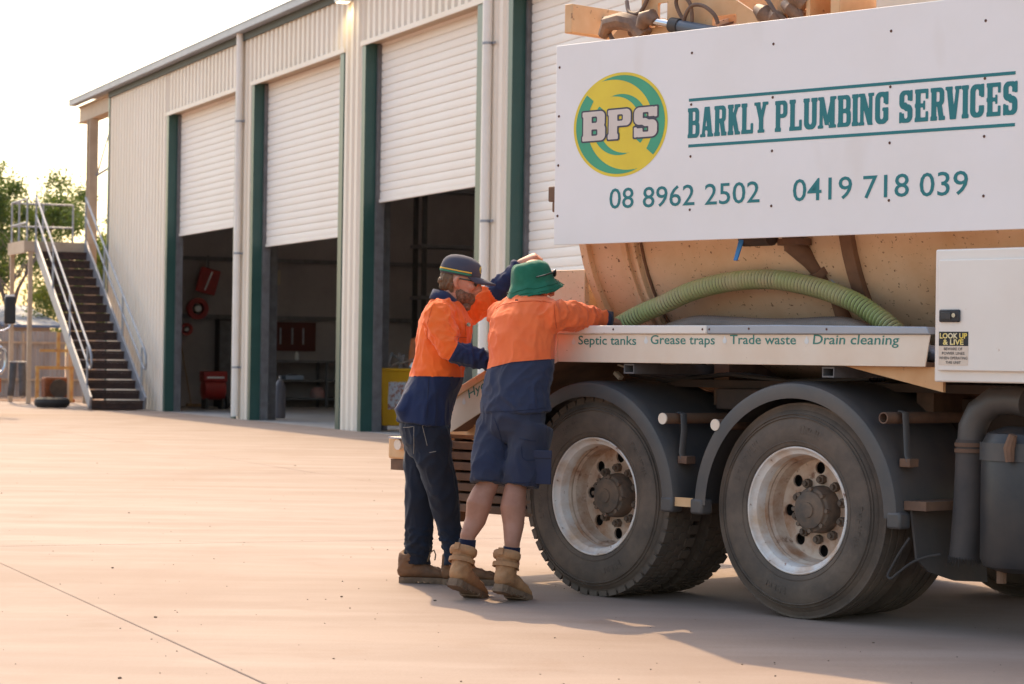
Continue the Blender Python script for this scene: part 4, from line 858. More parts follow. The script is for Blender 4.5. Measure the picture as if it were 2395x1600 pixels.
# ================================================================== hoses lying on the tray
def along(pts, n):
    P = [Vector(p) for p in pts]; out = []
    for i in range(len(P) - 1):
        p0, p1, p2, p3 = P[max(i - 1, 0)], P[i], P[i + 1], P[min(i + 2, len(P) - 1)]
        for k in range(40):
            u = k / 40; out.append(.5 * ((2 * p1) + (p2 - p0) * u + (2 * p0 - 5 * p1 + 4 * p2 - p3) * u * u + (3 * p1 - p0 - 3 * p2 + p3) * u ** 3))
    out.append(P[-1]); d = [0]
    for a, b in zip(out, out[1:]): d.append(d[-1] + (b - a).length)
    res = []; j = 0
    for k in range(n):
        s = d[-1] * k / (n - 1)
        while j < len(d) - 2 and d[j + 1] < s: j += 1
        u = (s - d[j]) / max(d[j + 1] - d[j], 1e-6); res.append(out[j].lerp(out[j + 1], min(u, 1)))
    return res, d[-1]
hp = [(-.30, .22, 1.27), (-.17, .23, 1.345), (-.04, .245, 1.409), (.10, .25, 1.467), (.257, .25, 1.515), (.417, .25, 1.571), (.56, .25, 1.605), (.715, .25, 1.628), (.887, .25, 1.638), (1.061, .25, 1.630), (1.267, .25, 1.594), (1.404, .25, 1.557), (1.526, .25, 1.514), (1.632, .25, 1.458), (1.724, .25, 1.403), (1.84, .25, 1.31)]
hose = thing('suction_hose', 'thick lime green ribbed suction hose arching above the tray', 'hose', TO, TA)
N_ = 860; pts, Ln = along(hp, N_); per = .0215
hm = mat('hose_green', (.32, .39, .15), (.48, .40, .23), scale=3.2, rough=.42, lo=.42, hi=.7, spec=.4); hdark = mat('hose_groove', (.035, .032, .016), (.07, .05, .028), scale=6, rough=.7)
rad = []; mats = []
for k in range(N_):
    ph = (k / (N_ - 1) * Ln / per) % 1; rad.append(.0445 + (.0060 * math.sin(math.pi * ph / .68) ** .6 if ph < .68 else -.0025)); mats.append(0 if ph < .68 else 1)
g = G(); g.tube(pts, rad, 20); me = g.mesh('hose_body', None, weld=False)
mi = []
for p in me.polygons: mi.append(mats[min(p.vertices) // 20] if len(p.vertices) == 4 else 0)
me.polygons.foreach_set('material_index', mi); obj('hose_body', me, [hm, hdark], hose)
obj('hose_coupling', G().tube([(1.84, .25, 1.31), (1.90, .25, 1.26), (1.92, .25, 1.245)], [.058, .06, .05], 18), galv, hose)
h2 = thing('grey_hose', 'grey brown ribbed hose lying low along the tray behind the green one', 'hose', TO, TA)
p2_, L2 = along([(-.1, .33, 1.28), (.1, .33, 1.325), (.25, .33, 1.385), (.42, .335, 1.418), (.60, .34, 1.416), (.85, .34, 1.405), (1.1, .34, 1.405), (1.3, .34, 1.412), (1.45, .33, 1.400), (1.62, .32, 1.350), (1.9, .32, 1.275)], 420)
obj('hose_body', G().tube(p2_, [.040 + .003 * math.sin(k * 2 * math.pi / 3.0) for k in range(420)], 14), mat('hose_grey', (.26, .205, .18), (.34, .26, .22), scale=5, rough=.55), h2, None)
obj('hose_coupling', G().cyl((1.9, .32, 1.275), (1.97, .32, 1.272), .042, 16), galv, h2)
# ================================================================== people
skin_m = mat('skin', (.50, .235, .155), (.58, .29, .20), scale=9, rough=.55, spec=.35, bump=.08, bscale=160)
def cloth(n, a, b, sc=6): return mat(n, a, b, scale=sc, rough=.85, spec=.2, bump=.12, bscale=420, lo=.35, hi=.7, sheen=.15)
hivis = cloth('orange_cloth', (.93, .165, .028), (.86, .135, .026)); hivis2 = cloth('orange_cloth_faded', (.90, .185, .055), (.82, .145, .045)); navy = cloth('navy_cloth', (.017, .027, .078), (.022, .032, .072)); navy2 = cloth('navy_cloth_worn', (.026, .034, .072), (.038, .042, .068))
shorts_m = cloth('navy_shorts_cloth', (.026, .031, .062), (.040, .040, .055), 4); skin2 = mat('tanned_skin', (.40, .19, .125), (.32, .14, .085), scale=9, rough=.55, spec=.35, bump=.1, bscale=160)
pants_m = cloth('dark_work_trousers', (.014, .022, .042), (.022, .020, .024), 3); boot_b = mat('brown_boot', (.22, .10, .042), (.12, .058, .03), scale=12, rough=.75, bump=.2, bscale=50); boot_t = mat('tan_boot', (.46, .235, .105), (.32, .155, .07), scale=9, rough=.85, bump=.35, bscale=70, lo=.38, hi=.62)
sole_m = mat('boot_sole', (.24, .15, .09), (.15, .09, .055), scale=16, rough=.85); hair_m = mat('brown_hair', (.10, .05, .022), (.17, .09, .04), scale=40, rough=.6, stretch=(1, 1, .3)); beard_m = mat('beard', (.11, .062, .036), (.26, .15, .095), scale=60, rough=.7)
cap_m = cloth('cap_cloth', (.055, .056, .085), (.075, .07, .09)); hat_m = cloth('green_hat_cloth', (.016, .125, .072), (.026, .17, .10), 14); glass_m = mat('dark_lens', (.012, .011, .012), rough=.12); sock_m = cloth('navy_sock', (.010, .012, .035), (.016, .018, .04)); lace_m = mat('lace', (.18, .12, .07), rough=.8)
def V3(*a): return Vector(a)
def hand(g, P, d, n, curl, thumb=.6, flip=1, sc=1.0):
    P = Vector(P); d = Vector(d).normalized(); n = Vector(n); n = (n - d * n.dot(d)).normalized(); s = d.cross(n) * flip
    g.tube([P - d * .01, P + d * .03 * sc, P + d * .07 * sc, P + d * .095 * sc], [(.022, .029), (.021, .038), (.020, .043), (.016, .041)], 14, ref=n)
    for i in range(4):
        q = P + d * (.088 * sc) + s * (-.031 + .0205 * i); dd = d.copy(); L = [(.036, .026, .022), (.041, .030, .024), (.038, .028, .023), (.030, .022, .020)][i]; pts = [q - d * .02, q]
        for k, l in enumerate(L):
            dd = Matrix.Rotation(curl[k] * (1 if True else -1), 3, n.cross(dd) if abs(n.cross(dd).length) > .1 else s) @ dd if False else (dd * math.cos(curl[k]) + (-(n)) * math.sin(curl[k]) if k == 0 else dd)
            if k > 0:
                pn = (n - dd * n.dot(dd)); pn = s.cross(dd) * -flip if pn.length < .2 else pn
                ax = d.cross(n); dd = Matrix.Rotation(-curl[k], 3, ax) @ dd
            q = q + dd * (l * sc); pts.append(q)
        g.tube(pts, [.010, .0100, .0092, .0084, .0066], 8)
    q = P + d * .022 - s * .032; td = (d * .75 - s * thumb - n * .25).normalized(); p2 = q + td * .04; td2 = (td + s * .35 - n * .1).normalized()
    g.tube([q, p2, p2 + td2 * .03, p2 + td2 * .045], [.015, .0115, .010, .006], 8)
def fold(co, sc=9.0, a=.65, b=.35, seed=0.0, st=(1, 1, 1)):
    p = Vector((co.x * st[0], co.y * st[1], co.z * st[2])) + Vector((seed, seed * 1.7, -seed))
    q = p + Vector((noise.noise(p * 5), noise.noise(p * 5 + Vector((9, 0, 0))), noise.noise(p * 5 + Vector((0, 9, 0))))) * .06
    r = (1 - min(1, abs(noise.noise(q * sc)) * 3.2)) ** 1.5; r2 = (1 - min(1, abs(noise.noise(q * sc * 1.9 + Vector((3, 1, 7)))) * 3.0)) ** 1.5
    return a * (r * .75 + r2 * .4) + b * .6 * noise.noise(p * sc * 2.4) - .28
from mathutils.bvhtree import BVHTree
def seam(name, me, pts, parent, m, r=.0022, y0=11.0, n=8):
    bv = BVHTree.FromPolygons([v.co for v in me.vertices], [p.vertices for p in me.polygons]); out = []
    for (x0, z0), (x1, z1) in zip(pts, pts[1:]):
        for k in range(n):
            u = k / n; hit = bv.ray_cast(V3(x0 + (x1 - x0) * u, y0, z0 + (z1 - z0) * u), V3(0, 1, 0))
            if hit[0] is not None: out.append(hit[0] + V3(0, -r * .3, 0))
    if len(out) > 2: child(name, G().tube(out, r, 6).mesh(name), parent, (0, 0, 0), m)
def faces_to(me, mats, fn):
    for m in mats: me.materials.append(m)
    for p in me.polygons: p.material_index = fn(p.center)
    return me
def segd(p, a, b):
    ab = b - a; t = max(0, min(1, (p - a).dot(ab) / ab.length_squared)); return (p - (a + ab * t)).length, (p - a).dot(ab) / ab.length
def child(name, me, parent, base, m=None):
    if m is not None and len(me.materials) == 0: me.materials.append(m)
    o = bpy.data.objects.new(name, me); COL.objects.link(o); o.parent = parent; o.location = -Vector(base); return o
def boot(name, parent, base, heel, yaw, pitch, mu, high=.19, lean=(0, 0), collar=True, k=1.0):
    """foot along +x from heel 0 to toe .29, sole bottom z=0, pitched about the ball of the foot"""
    g = G()
    g.tube([(.0, 0, .055), (.012, 0, .058), (.05, 0, .062), (.11, 0, .066), (.16, 0, .058), (.21, 0, .046), (.25, 0, .041), (.278, 0, .036), (.292, 0, .032)], [(.020, .020), (.036, .033), (.040, .038), (.044, .039), (.036, .043), (.028, .048), (.025, .046), (.020, .035), (.008, .015)], 18, ref=(0, 0, 1))
    lx, ly = lean
    g.tube([(.055, 0, .045), (.058 + lx * .3, ly * .3, .10), (.058 + lx * .7, ly * .7, .15), (.056 + lx, ly, high)], [(.062, .040), (.058, .043), (.056, .047), (.060, .051)], 18, ref=(1, 0, 0))
    up = remeshed(g, .0075, 4, .5, 'boot_upper'); wrinkle(up, .0075, lambda c, n: fold(c, 17, .8, .4) * (1 if c.z > .06 else .45))
    fp = [(0.005, -.022), (.03, -.036), (.10, -.034), (.17, -.044), (.23, -.050), (.272, -.040), (.296, -.016), (.298, .014), (.276, .040), (.23, .050), (.17, .045), (.10, .036), (.03, .036), (.005, .022)]
    M = T3(*heel) @ Matrix.Rotation(yaw, 4, 'Z') @ T3(.21, 0, 0) @ Matrix.Rotation(pitch, 4, 'Y') @ Matrix.Diagonal((k, k * 1.04, k, 1)) @ T3(-.21, 0, 0)
    up.transform(M); o = child(name, up, parent, base, mu)
    g = G(); g.prism(fp, lambda a, b, d: (a, b, d), .008, .030); g.prism([(a if a < .085 else .085, b) for a, b in fp if a < .12], lambda a, b, d: (a, b, d), -.004, .0075); g.prism([(a if a > .13 else .13, b) for a, b in fp if a > .12], lambda a, b, d: (a, b, d), -.003, .0075)
    for k in range(9): g.box(.02 + k * .03, .034 + k * .03, -.052 if k > 4 else -.038, .052 if k > 4 else .038, .002, .012)
    sm = g.mesh('sole', 30); sm.transform(M); so = child('sole', sm, parent, base, sole_m); so.parent = o; so.location = (0, 0, 0)
    if collar:
        g = G(); c = Vector((.056 + lx, ly, high)); g.lathe([(.052 + .010 * math.cos(a * math.pi / 4), .020 * math.sin(a * math.pi / 4)) for a in range(8)], c, (lx, ly, 1), 24, close=True)
        g.lathe([(.052, -.010), (.0585, -.010), (.0585, .010), (.052, .010)], c + Vector((-lx * .25, 0, -.045)), (lx, ly, 1), 24, close=True); g.box(-.010 + lx, -.002 + lx, -.012, .012, high - .01, high + .022)
        g.tube([(.115, -.030, .085), (.120, .0, .105), (.115, .030, .085)], .006, 6); g.tube([(.105, -.035, .115), (.112, .0, .135), (.105, .035, .115)], .006, 6)
        cm = g.mesh('boot_collar', 40); cm.transform(M); so = child('boot_collar', cm, parent, base, mu); so.parent = o; so.location = (0, 0, 0)
    return o

# ------------------------------------------------------------------ man in the cap
B = (-.42, 13.05, 0); man1 = thing('person', 'man in a dark cap, orange and navy shirt and long dark trousers, one arm raised', 'person', B)
H = V3(-.287, 13.0, 1.632); HM = Matrix.Translation(H) @ Matrix.Rotation(R(-4), 4, 'Z') @ Matrix.Rotation(R(11), 4, 'Y')
hd = lambda x, y, z: HM @ V3(x, y, z)
g = G(); M3 = HM.to_3x3()
g.sph(hd(0, 0, .022), (.100, .078, .102), 24, 16, M3); g.sph(hd(.028, 0, -.045), (.066, .060, .066), 18, 12, M3); g.sph(hd(.066, 0, -.075), (.028, .03, .026), 12, 8, M3)
g.tube([hd(.094, 0, .030), hd(.108, 0, .004), hd(.117, 0, -.020), hd(.106, 0, -.030)], [.009, .012, .0155, .010], 10)
for s in (-1, 1):
    g.sph(hd(.105, s * .010, -.024), (.010, .008, .008), 8, 6, M3); g.sph(hd(.080, s * .032, .036), (.022, .026, .011), 10, 8, M3); g.sph(hd(.066, s * .042, -.012), (.028, .022, .022), 10, 8, M3)
    g.tube([hd(-.002, s * .076, .028), hd(-.010, s * .090, .022), hd(-.016, s * .094, .002), hd(-.006, s * .086, -.024), hd(.004, s * .076, -.034)], [.009, .013, .013, .011, .008], 8)
g.sph(hd(.094, 0, -.046), (.012, .024, .007), 10, 6, M3); g.sph(hd(.092, 0, -.057), (.012, .022, .008), 10, 6, M3)
g.tube([hd(-.015, 0, -.04), hd(-.03, 0, -.10), V3(-.355, 13.0, 1.49), V3(-.36, 13.0, 1.42)], [.058, .056, .062, .09], 18)
g.tube([V3(-.36, 13, 1.46), V3(-.37, 13, 1.3), V3(-.40, 13, 1.1), V3(-.455, 13, .92)], [(.09, .15), (.10, .15), (.10, .14), (.10, .14)], 16, ref=(1, 0, 0))
SHn, ELn, WRn = V3(-.392, 12.815, 1.435), V3(-.325, 12.715, 1.262), V3(-.075, 12.765, 1.200)
SHf, ELf, WRf = V3(-.315, 13.185, 1.445), V3(-.085, 13.265, 1.585), V3(.040, 13.205, 1.742)
g.tube([SHn, ELn, WRn], [.045, .04, .027], 12); g.tube([SHf, ELf, WRf], [.045, .04, .027], 12)
hand(g, WRn, (.9, .25, -.1), (0, -.3, 1), (.5, .5, .4), flip=1); hand(g, WRf + V3(.004, 0, .008), (.86, .02, .42), (-.35, -.30, .88), (1.0, 1.35, 1.0), thumb=.35, flip=1, sc=1.0)
KA, AA = V3(-.488, 13.12, .47), V3(-.508, 13.13, .10); KB, AB = V3(-.352, 12.98, .50), V3(-.285, 13.04, .10)
g.tube([V3(-.46, 13.09, .86), KA, AA], [.08, .055, .04], 12); g.tube([V3(-.44, 12.92, .86), KB, AB], [.08, .055, .04], 12)
body = remeshed(g, .0068, 3, .5, 'body'); child('body', body, man1, B, skin_m)
# shirt
g = G(); tor = [((-.470, 13.0, .865), (.142, .192)), ((-.462, 13.0, .93), (.140, .192)), ((-.440, 13.0, 1.03), (.138, .186)), ((-.404, 13.0, 1.12), (.138, .182)), ((-.382, 13.0, 1.22), (.140, .188)), ((-.366, 13.0, 1.34), (.146, .198)), ((-.358, 13.0, 1.42), (.140, .202)), ((-.362, 13.0, 1.485), (.108, .165)), ((-.356, 13.0, 1.535), (.078, .085))]
g.tube([t_[0] for t_ in tor], [t_[1] for t_ in tor], 28, ref=(1, 0, 0))
g.tube([(-.56, 12.94, .90), (-.575, 12.93, .93), (-.52, 12.95, 1.02), (-.47, 12.97, 1.12)], [(.045, .07), (.05, .09), (.055, .10), (.05, .08)], 12, ref=(1, 0, 0))
g.tube([SHn + V3(.03, .10, .03), SHn, SHn.lerp(ELn, .5), ELn, ELn.lerp(WRn, .3), ELn.lerp(WRn, .7), WRn], [.085, .086, .076, .067, .060, .054, .047], 18)
g.tube([SHf + V3(-.03, -.10, .0), SHf, SHf.lerp(ELf, .5), ELf, ELf.lerp(WRf, .5), WRf], [.09, .088, .080, .069, .052, .042], 18)
shirt = remeshed(g, .0085, 3, .5, 'shirt')
fn_ = (WRn - ELn).normalized(); ff_ = (WRf - ELf).normalized()
def wr1(c, n):
    arm = min(segd(c, SHn, ELn)[0], segd(c, ELn, WRn)[0], segd(c, SHf, ELf)[0], segd(c, ELf, WRf)[0]) < .11
    return fold(c, 12 if arm else 9, .75, .3, 1.0, (1, 1, .5 if not arm else 1)) * (1.3 if arm else .9)
wrinkle(shirt, .017, wr1)
bisect(shirt, [((0, 0, 1.122), (0, 0, 1)), (ELn + fn_ * .012, fn_ - V3(0, 0, .25)), (ELf - ff_ * .012, ff_)])
def col1(c):
    d, t = segd(c, ELn, WRn)
    if d < .085 and c.y < 12.86 and (c - (ELn + fn_ * .012)).dot(fn_ - V3(0, 0, .25)) > 0: return 1
    d, t = segd(c, ELf, WRf)
    if d < .085 and t > -.012: return 1
    return 1 if c.z < 1.122 and t < -.0 and c.x < -.2 else 0
faces_to(shirt, [hivis, navy], col1); so1 = child('shirt', shirt, man1, B)
g = G(); n_ = 26
for k in range(n_ + 1):
    a = -2.75 + 5.5 * k / n_; cxx, cyy = -.352 + .078 * math.cos(math.pi - a) * 1.0, 13.0 + .074 * math.sin(math.pi - a); drop = .10 * max(0, abs(a) - 1.6) / 1.15
    g.v += [(cxx * 1.0, cyy, 1.595 - .030 * (1 - math.cos(a)) * .5 - drop * .55), (-.352 + .098 * math.cos(math.pi - a) + (.02 if abs(a) > 2.3 else 0), 13 + .094 * math.sin(math.pi - a), 1.545 - .035 * (1 - math.cos(a)) * .5 - drop)]
    if k: b = 2 * k; g.f.append((b - 2, b, b + 1, b - 1)); g.mi.append(0)
me = g.mesh('collar', None); o = child('collar', me, man1, B, navy); s_ = o.modifiers.new('solid', 'SOLIDIFY'); s_.thickness = .008
seam_o = cloth('orange_seam', (.62, .095, .022), (.55, .08, .02)); seam_n = cloth('navy_seam', (.012, .018, .05), (.016, .02, .04))
seam('sleeve_seam', shirt, [(-.423, 1.5), (-.449, 1.397), (-.452, 1.307)], so1, seam_o, .0015); seam('pocket_edge', shirt, [(-.30, 1.337), (-.235, 1.333)], so1, seam_o); seam('placket_edge', shirt, [(-.252, 1.436), (-.246, 1.335)], so1, seam_o, .0015)
seam('waist_seam', shirt, [(-.52, 1.123), (-.28, 1.123)], so1, seam_n); seam('side_seam', shirt, [(-.439, 1.12), (-.443, .967), (-.446, .90)], so1, seam_n)
child('chest_badge', G().cyl((-.236, 12.872, 1.402), (-.228, 12.866, 1.404), .011, 14).mesh('chest_badge'), so1, (0, 0, 0), mat('badge', (.12, .30, .16), (.6, .6, .5), scale=60, rough=.7))
# trousers
g = G(); g.tube([(-.462, 13.0, .93), (-.462, 13.0, .86), (-.458, 13.005, .78), (-.455, 13.01, .70)], [(.125, .172), (.138, .178), (.128, .172), (.085, .145)], 24, ref=(1, 0, 0))
g.tube([(-.475, 13.085, .84), (-.488, 13.10, .66), KA + V3(0, 0, .02), (-.49, 13.12, .34), (-.492, 13.125, .22), (-.500, 13.13, .13), (-.502, 13.13, .10)], [(.112, .098), (.090, .088), (.076, .078), (.079, .076), (.074, .070), (.068, .064), (.070, .066)], 18, ref=(1, 0, 0))
g.tube([(-.440, 12.925, .84), (-.402, 12.93, .66), (-.358, 12.97, .52), (-.336, 13.0, .38), (-.318, 13.02, .28), (-.300, 13.03, .16), (-.298, 13.03, .11)], [(.118, .100), (.098, .094), (.088, .086), (.076, .076), (.064, .066), (.052, .056), (.054, .058)], 18, ref=(1, 0, 0))
tr = remeshed(g, .0095, 5, .5, 'trousers'); wrinkle(tr, .019, lambda c, n: fold(c, 8.5 if c.z > .3 else 13, .7, .3, 4.0, (1, 1, .55 if c.z > .3 else 1.6)) * (1.25 if c.z < .25 else .9))
tro = child('trousers', tr, man1, B, pants_m); stm = mat('pale_stitching', (.30, .26, .22), rough=.8)
for q_ in ([(-.575, .850), (-.545, .852), (-.515, .858)], [(-.47, .862), (-.391, .873)], [(-.515, .858), (-.514, .76), (-.517, .701)], [(-.47, .862), (-.455, .807), (-.441, .75)], [(-.43, .72), (-.39, .728)]): seam('pocket_stitching', tr, q_, tro, stm, .0016)
boot('boot', man1, B, (-.583, 13.135, .0), R(-3), 0, boot_b, .15, (.0, 0), False, 1.08); boot('boot', man1, B, (-.345, 13.06, .0), R(4), 0, boot_b, .15, (0, 0), False, 1.08)
child('bootlace', G().tube([(-.44, 13.09, .12), (-.425, 13.07, .17), (-.405, 13.06, .185), (-.395, 13.05, .16), (-.40, 13.05, .13)], .004, 6).mesh('bootlace'), man1, B, lace_m)
# hair, beard, cap, glasses
def clip(me, fn):
    bm = bmesh.new(); bm.from_mesh(me); bmesh.ops.delete(bm, geom=[v for v in bm.verts if not fn(HI @ v.co)], context='VERTS'); bm.to_mesh(me); bm.free(); return me
HI = HM.inverted()
g = G(); g.sph(hd(.029, 0, -.046), (.0705, .0655, .071), 40, 30, M3); g.sph(hd(.066, 0, -.080), (.036, .038, .034), 24, 16, M3); g.sph(hd(.060, 0, -.118), (.028, .030, .030), 20, 14, M3); g.sph(hd(.088, 0, -.040), (.018, .032, .010), 16, 10, M3)
bd = remeshed(g, .0042, 1, .5, 'beard'); clip(bd, lambda p: p.z < -.044 + .35 * max(0, .055 - p.x) - (.5 * max(0, .02 - p.x)) and p.x > -.012)
wrinkle(bd, .0040, lambda c, n: noise.noise(c * 110) + .7 * noise.noise(c * 230)); child('beard', bd, man1, B, beard_m)
g = G(); g.sph(hd(-.004, 0, .014), (.106, .082, .104), 40, 30, M3); g.sph(hd(-.075, 0, -.035), (.030, .050, .030), 20, 12, M3); g.sph(hd(-.095, .0, -.012), (.022, .045, .024), 20, 12, M3)
hr = remeshed(g, .005, 1, .5, 'hair'); clip(hr, lambda p: p.x < -.022 - .25 * (p.z + .02) and p.z < .05 and p.z > -.075)
wrinkle(hr, .006, lambda c, n: noise.noise(V3(c.x * 70, c.y * 70, c.z * 34)) + .6 * noise.noise(c * 150)); child('hair', hr, man1, B, hair_m)
g = G(); ring = 28; rows = [(1.0, 0), (1.015, .014), (1.0, .04), (.93, .066), (.80, .086), (.60, .100), (.34, .108), (.0, .111)]
def capp(a, q, h):
    x = .110 * q * math.cos(a); y = .090 * q * math.sin(a); return hd(-.004 + x - .08 * h * (1 if x < 0 else .3), y, .034 + h * (1.02 + .12 * max(0, math.cos(a)) * (h < .08)))
for q, h in rows:
    for k in range(ring): g.v.append(capp(2 * math.pi * k / ring, q, h))
for i in range(len(rows) - 1):
    for k in range(ring): g.f.append((i * ring + k, i * ring + (k + 1) % ring, (i + 1) * ring + (k + 1) % ring, (i + 1) * ring + k)); g.mi.append(0)
cp = g.mesh('cap', 60); capo = child('cap', cp, man1, B, cap_m); s_ = capo.modifiers.new('solid', 'SOLIDIFY'); s_.thickness = .004
g = G(); nb = 14
for i in range(5):
    for k in range(nb + 1):
        a = -1.15 + 2.3 * k / nb; e = i / 4; bx = .100 * math.cos(a) + (.096 * math.cos(a * .75)) * e * math.cos(a * .55); by = .088 * math.sin(a) * (1 - .12 * e)
        g.v.append(hd(bx, by, .048 - .020 * e - .028 * (by / .088) ** 2 * (.4 + .6 * e)))
for i in range(4):
    for k in range(nb): b = i * (nb + 1) + k; g.f.append((b, b + 1, b + nb + 2, b + nb + 1)); g.mi.append(0)
o = child('cap_brim', g.mesh('cap_brim', None), capo, (0, 0, 0), cap_m); s_ = o.modifiers.new('solid', 'SOLIDIFY'); s_.thickness = .005
for h0, h1, m_ in ((.020, .027, mat('cap_yellow', (.75, .45, .06), rough=.8)), (.008, .018, mat('cap_green', (.03, .20, .12), rough=.8))):
    g = G(); a0, a1 = -math.pi + .25, -.95; n_ = 16
    for k in range(n_ + 1):
        a = a0 + (a1 - a0) * k / n_
        for h in (h0, h1): p = capp(a, 1.035, h); g.v.append(p)
        if k: b = 2 * k; g.f.append((b - 2, b, b + 1, b - 1)); g.mi.append(0)
    o = child('cap_stripe', g.mesh('cap_stripe', None), capo, (0, 0, 0), m_); s_ = o.modifiers.new('solid', 'SOLIDIFY'); s_.thickness = .002
child('cap_patch', G().cyl(hd(.092, -.012, .085), hd(.101, -.013, .087), .020, 16).mesh('cap_patch'), capo, (0, 0, 0), mat('cap_badge', (.6, .45, .1), rough=.8))
g = G()
for s in (-1, 1): g.sph(hd(.092, s * .034, .012), (.010, .026, .019), 14, 8, M3); g.tube([hd(.085, s * .060, .018), hd(.05, s * .078, .020), hd(-.005, s * .084, .018)], .0035, 6)
g.tube([hd(.104, -.012, .016), hd(.107, 0, .018), hd(.104, .012, .016)], .003, 6); child('sunglasses', g.mesh('sunglasses'), man1, B, glass_m)

# ------------------------------------------------------------------ man in the bucket hat
B2 = (0.0, 12.36, 0); man2 = thing('person', 'man in a green bucket hat, orange and navy shirt and shorts, seen from behind', 'person', B2)
dF = V3(.72, .69, 0).normalized(); eR = V3(.69, -.72, 0).normalized()
H2 = V3(.105, 12.585, 1.622)
g = G(); MF = Matrix(((dF.x, -eR.x, 0), (dF.y, -eR.y, 0), (0, 0, 1))).to_4x4(); HM2 = Matrix.Translation(H2) @ Matrix.Rotation(R(-32), 4, 'Z') @ MF @ Matrix.Rotation(R(20), 4, 'Y'); M32 = HM2.to_3x3()
h2d = lambda x, y, z: HM2 @ V3(x, y, z)
g.sph(h2d(0, 0, .022), (.098, .078, .102), 24, 16, M32); g.sph(h2d(.028, 0, -.045), (.066, .060, .066), 18, 12, M32); g.sph(h2d(.066, 0, -.078), (.028, .03, .026), 12, 8, M32)
g.tube([h2d(.094, 0, .03), h2d(.108, 0, .004), h2d(.117, 0, -.02), h2d(.106, 0, -.03)], [.009, .012, .0155, .01], 10)
for s in (-1, 1):
    g.sph(h2d(.105, s * .01, -.024), (.01, .008, .008), 8, 6, M32); g.sph(h2d(.08, s * .032, .036), (.022, .026, .011), 10, 8, M32); g.sph(h2d(.066, s * .042, -.012), (.028, .022, .022), 10, 8, M32)
    g.tube([h2d(-.008, s * .076, .024), h2d(-.012, s * .088, .016), h2d(-.014, s * .09, -.004), h2d(-.006, s * .082, -.028), h2d(.002, s * .075, -.034)], [.008, .012, .012, .01, .006], 8)
g.tube([h2d(-.015, 0, -.04), V3(.08, 12.57, 1.55), V3(.075, 12.56, 1.50), V3(.07, 12.55, 1.44)], [.058, .058, .064, .09], 18)
g.tube([V3(.07, 12.55, 1.46), V3(.05, 12.52, 1.3), V3(.03, 12.48, 1.1), V3(.01, 12.45, .92)], [(.09, .15), (.1, .15), (.1, .14), (.1, .15)], 16, ref=dF)
SR, ER, WR_ = V3(.212, 12.41, 1.450), V3(.365, 12.525, 1.448), V3(.505, 12.645, 1.432)
SL, EL, WL = V3(-.055, 12.69, 1.45), V3(.03, 12.86, 1.28), V3(.27, 12.88, 1.39)
g.tube([SR, ER, WR_], [.045, .04, .028], 12); g.tube([SL, EL, WL], [.045, .04, .028], 12)
hand(g, WR_, (.75, .6, -.15), (.1, -.2, 1), (.7, .7, .5)); hand(g, WL, (.9, .3, .1), (-.2, -.1, 1), (.7, .7, .5))
hipL, kneL, ankL = V3(-.075, 12.52, .86), V3(-.113, 12.345, .60), V3(-.211, 12.283, .27); hipR, kneR, ankR = V3(.105, 12.38, .86), V3(.031, 12.315, .60), V3(.015, 12.212, .24)
def leg(h, k, a):
    cf = k.lerp(a, .36) - dF * .012
    g.tube([h, h.lerp(k, .5), k + V3(0, 0, .05), k - V3(0, 0, .02), k.lerp(a, .2) - dF * .006, cf, k.lerp(a, .62), a + V3(0, 0, .05), a, a - V3(0, 0, .06)], [.076, .066, .055, .056, .060, .066, .054, .040, .038, .041], 18)
leg(hipL, kneL, ankL); leg(hipR, kneR, ankR)
body = remeshed(g, .0068, 3, .5, 'body'); child('body', body, man2, B2, skin2)
# shirt
g = G(); tor = [((.022, 12.455, .945), (.158, .205)), ((.020, 12.455, .99), (.156, .205)), ((.026, 12.465, 1.06), (.150, .198)), ((.050, 12.485, 1.20), (.146, .188)), ((.052, 12.510, 1.33), (.148, .200)), ((.066, 12.53, 1.42), (.142, .212)), ((.072, 12.545, 1.485), (.118, .190)), ((.076, 12.555, 1.535), (.090, .125)), ((.078, 12.56, 1.575), (.072, .074))]
g.tube([t_[0] for t_ in tor], [t_[1] for t_ in tor], 30, ref=dF)
g.tube([SR - eR * .09 + V3(0, 0, .02), SR, SR.lerp(ER, .5), ER, ER.lerp(WR_, .5), WR_], [.085, .083, .078, .068, .056, .046], 18); g.tube([SL + eR * .09 + V3(0, 0, .02), SL, SL.lerp(EL, .5), EL, WL], [.085, .083, .078, .068, .048], 18)
sh2 = remeshed(g, .0085, 3, .5, 'shirt')
for v in sh2.vertices:                                              # flat hem, lower on the left
    if v.co.z < .985: v.co.z = max(v.co.z, .938 + .10 * max(0, v.co.x + .02) + .006 * noise.noise(v.co * 20))
def wr2(c, n):
    arm = min(segd(c, SR, ER)[0], segd(c, ER, WR_)[0]) < .1
    p = V3(c.x * .9 + c.z * .45, c.y * .9, c.z * .75 - c.x * .5)
    return fold(p, 12 if arm else 8.2, .8, .28, 2.3) * (1.2 if arm else .85)
wrinkle(sh2, .016, wr2)
f2_ = (WR_ - ER).normalized(); bisect(sh2, [((0, 0, 1.205), (-.28, 0, 1)), ((0, 0, 1.205), (-.098, 0, 1)), (ER + f2_ * .135, f2_)])
def col2(c):
    d, t = segd(c, ER, WR_)
    if d < .08 and c.x > .3: return 1 if t > .135 else 0
    d, t = segd(c, EL, WL)
    if d < .08 and c.y > 12.75: return 1
    return 1 if c.z < 1.205 + (.28 if c.x < 0 else .098) * c.x else 0
faces_to(sh2, [hivis2, navy2], col2); so2 = child('shirt', sh2, man2, B2)
g = G(); g.lathe([(.066, -.004), (.076, -.034), (.084, -.036), (.074, .0)], (.080, 12.565, 1.588), (.10, .10, 1), 24, close=True); child('collar', g.mesh('collar', 60), man2, B2, navy2)
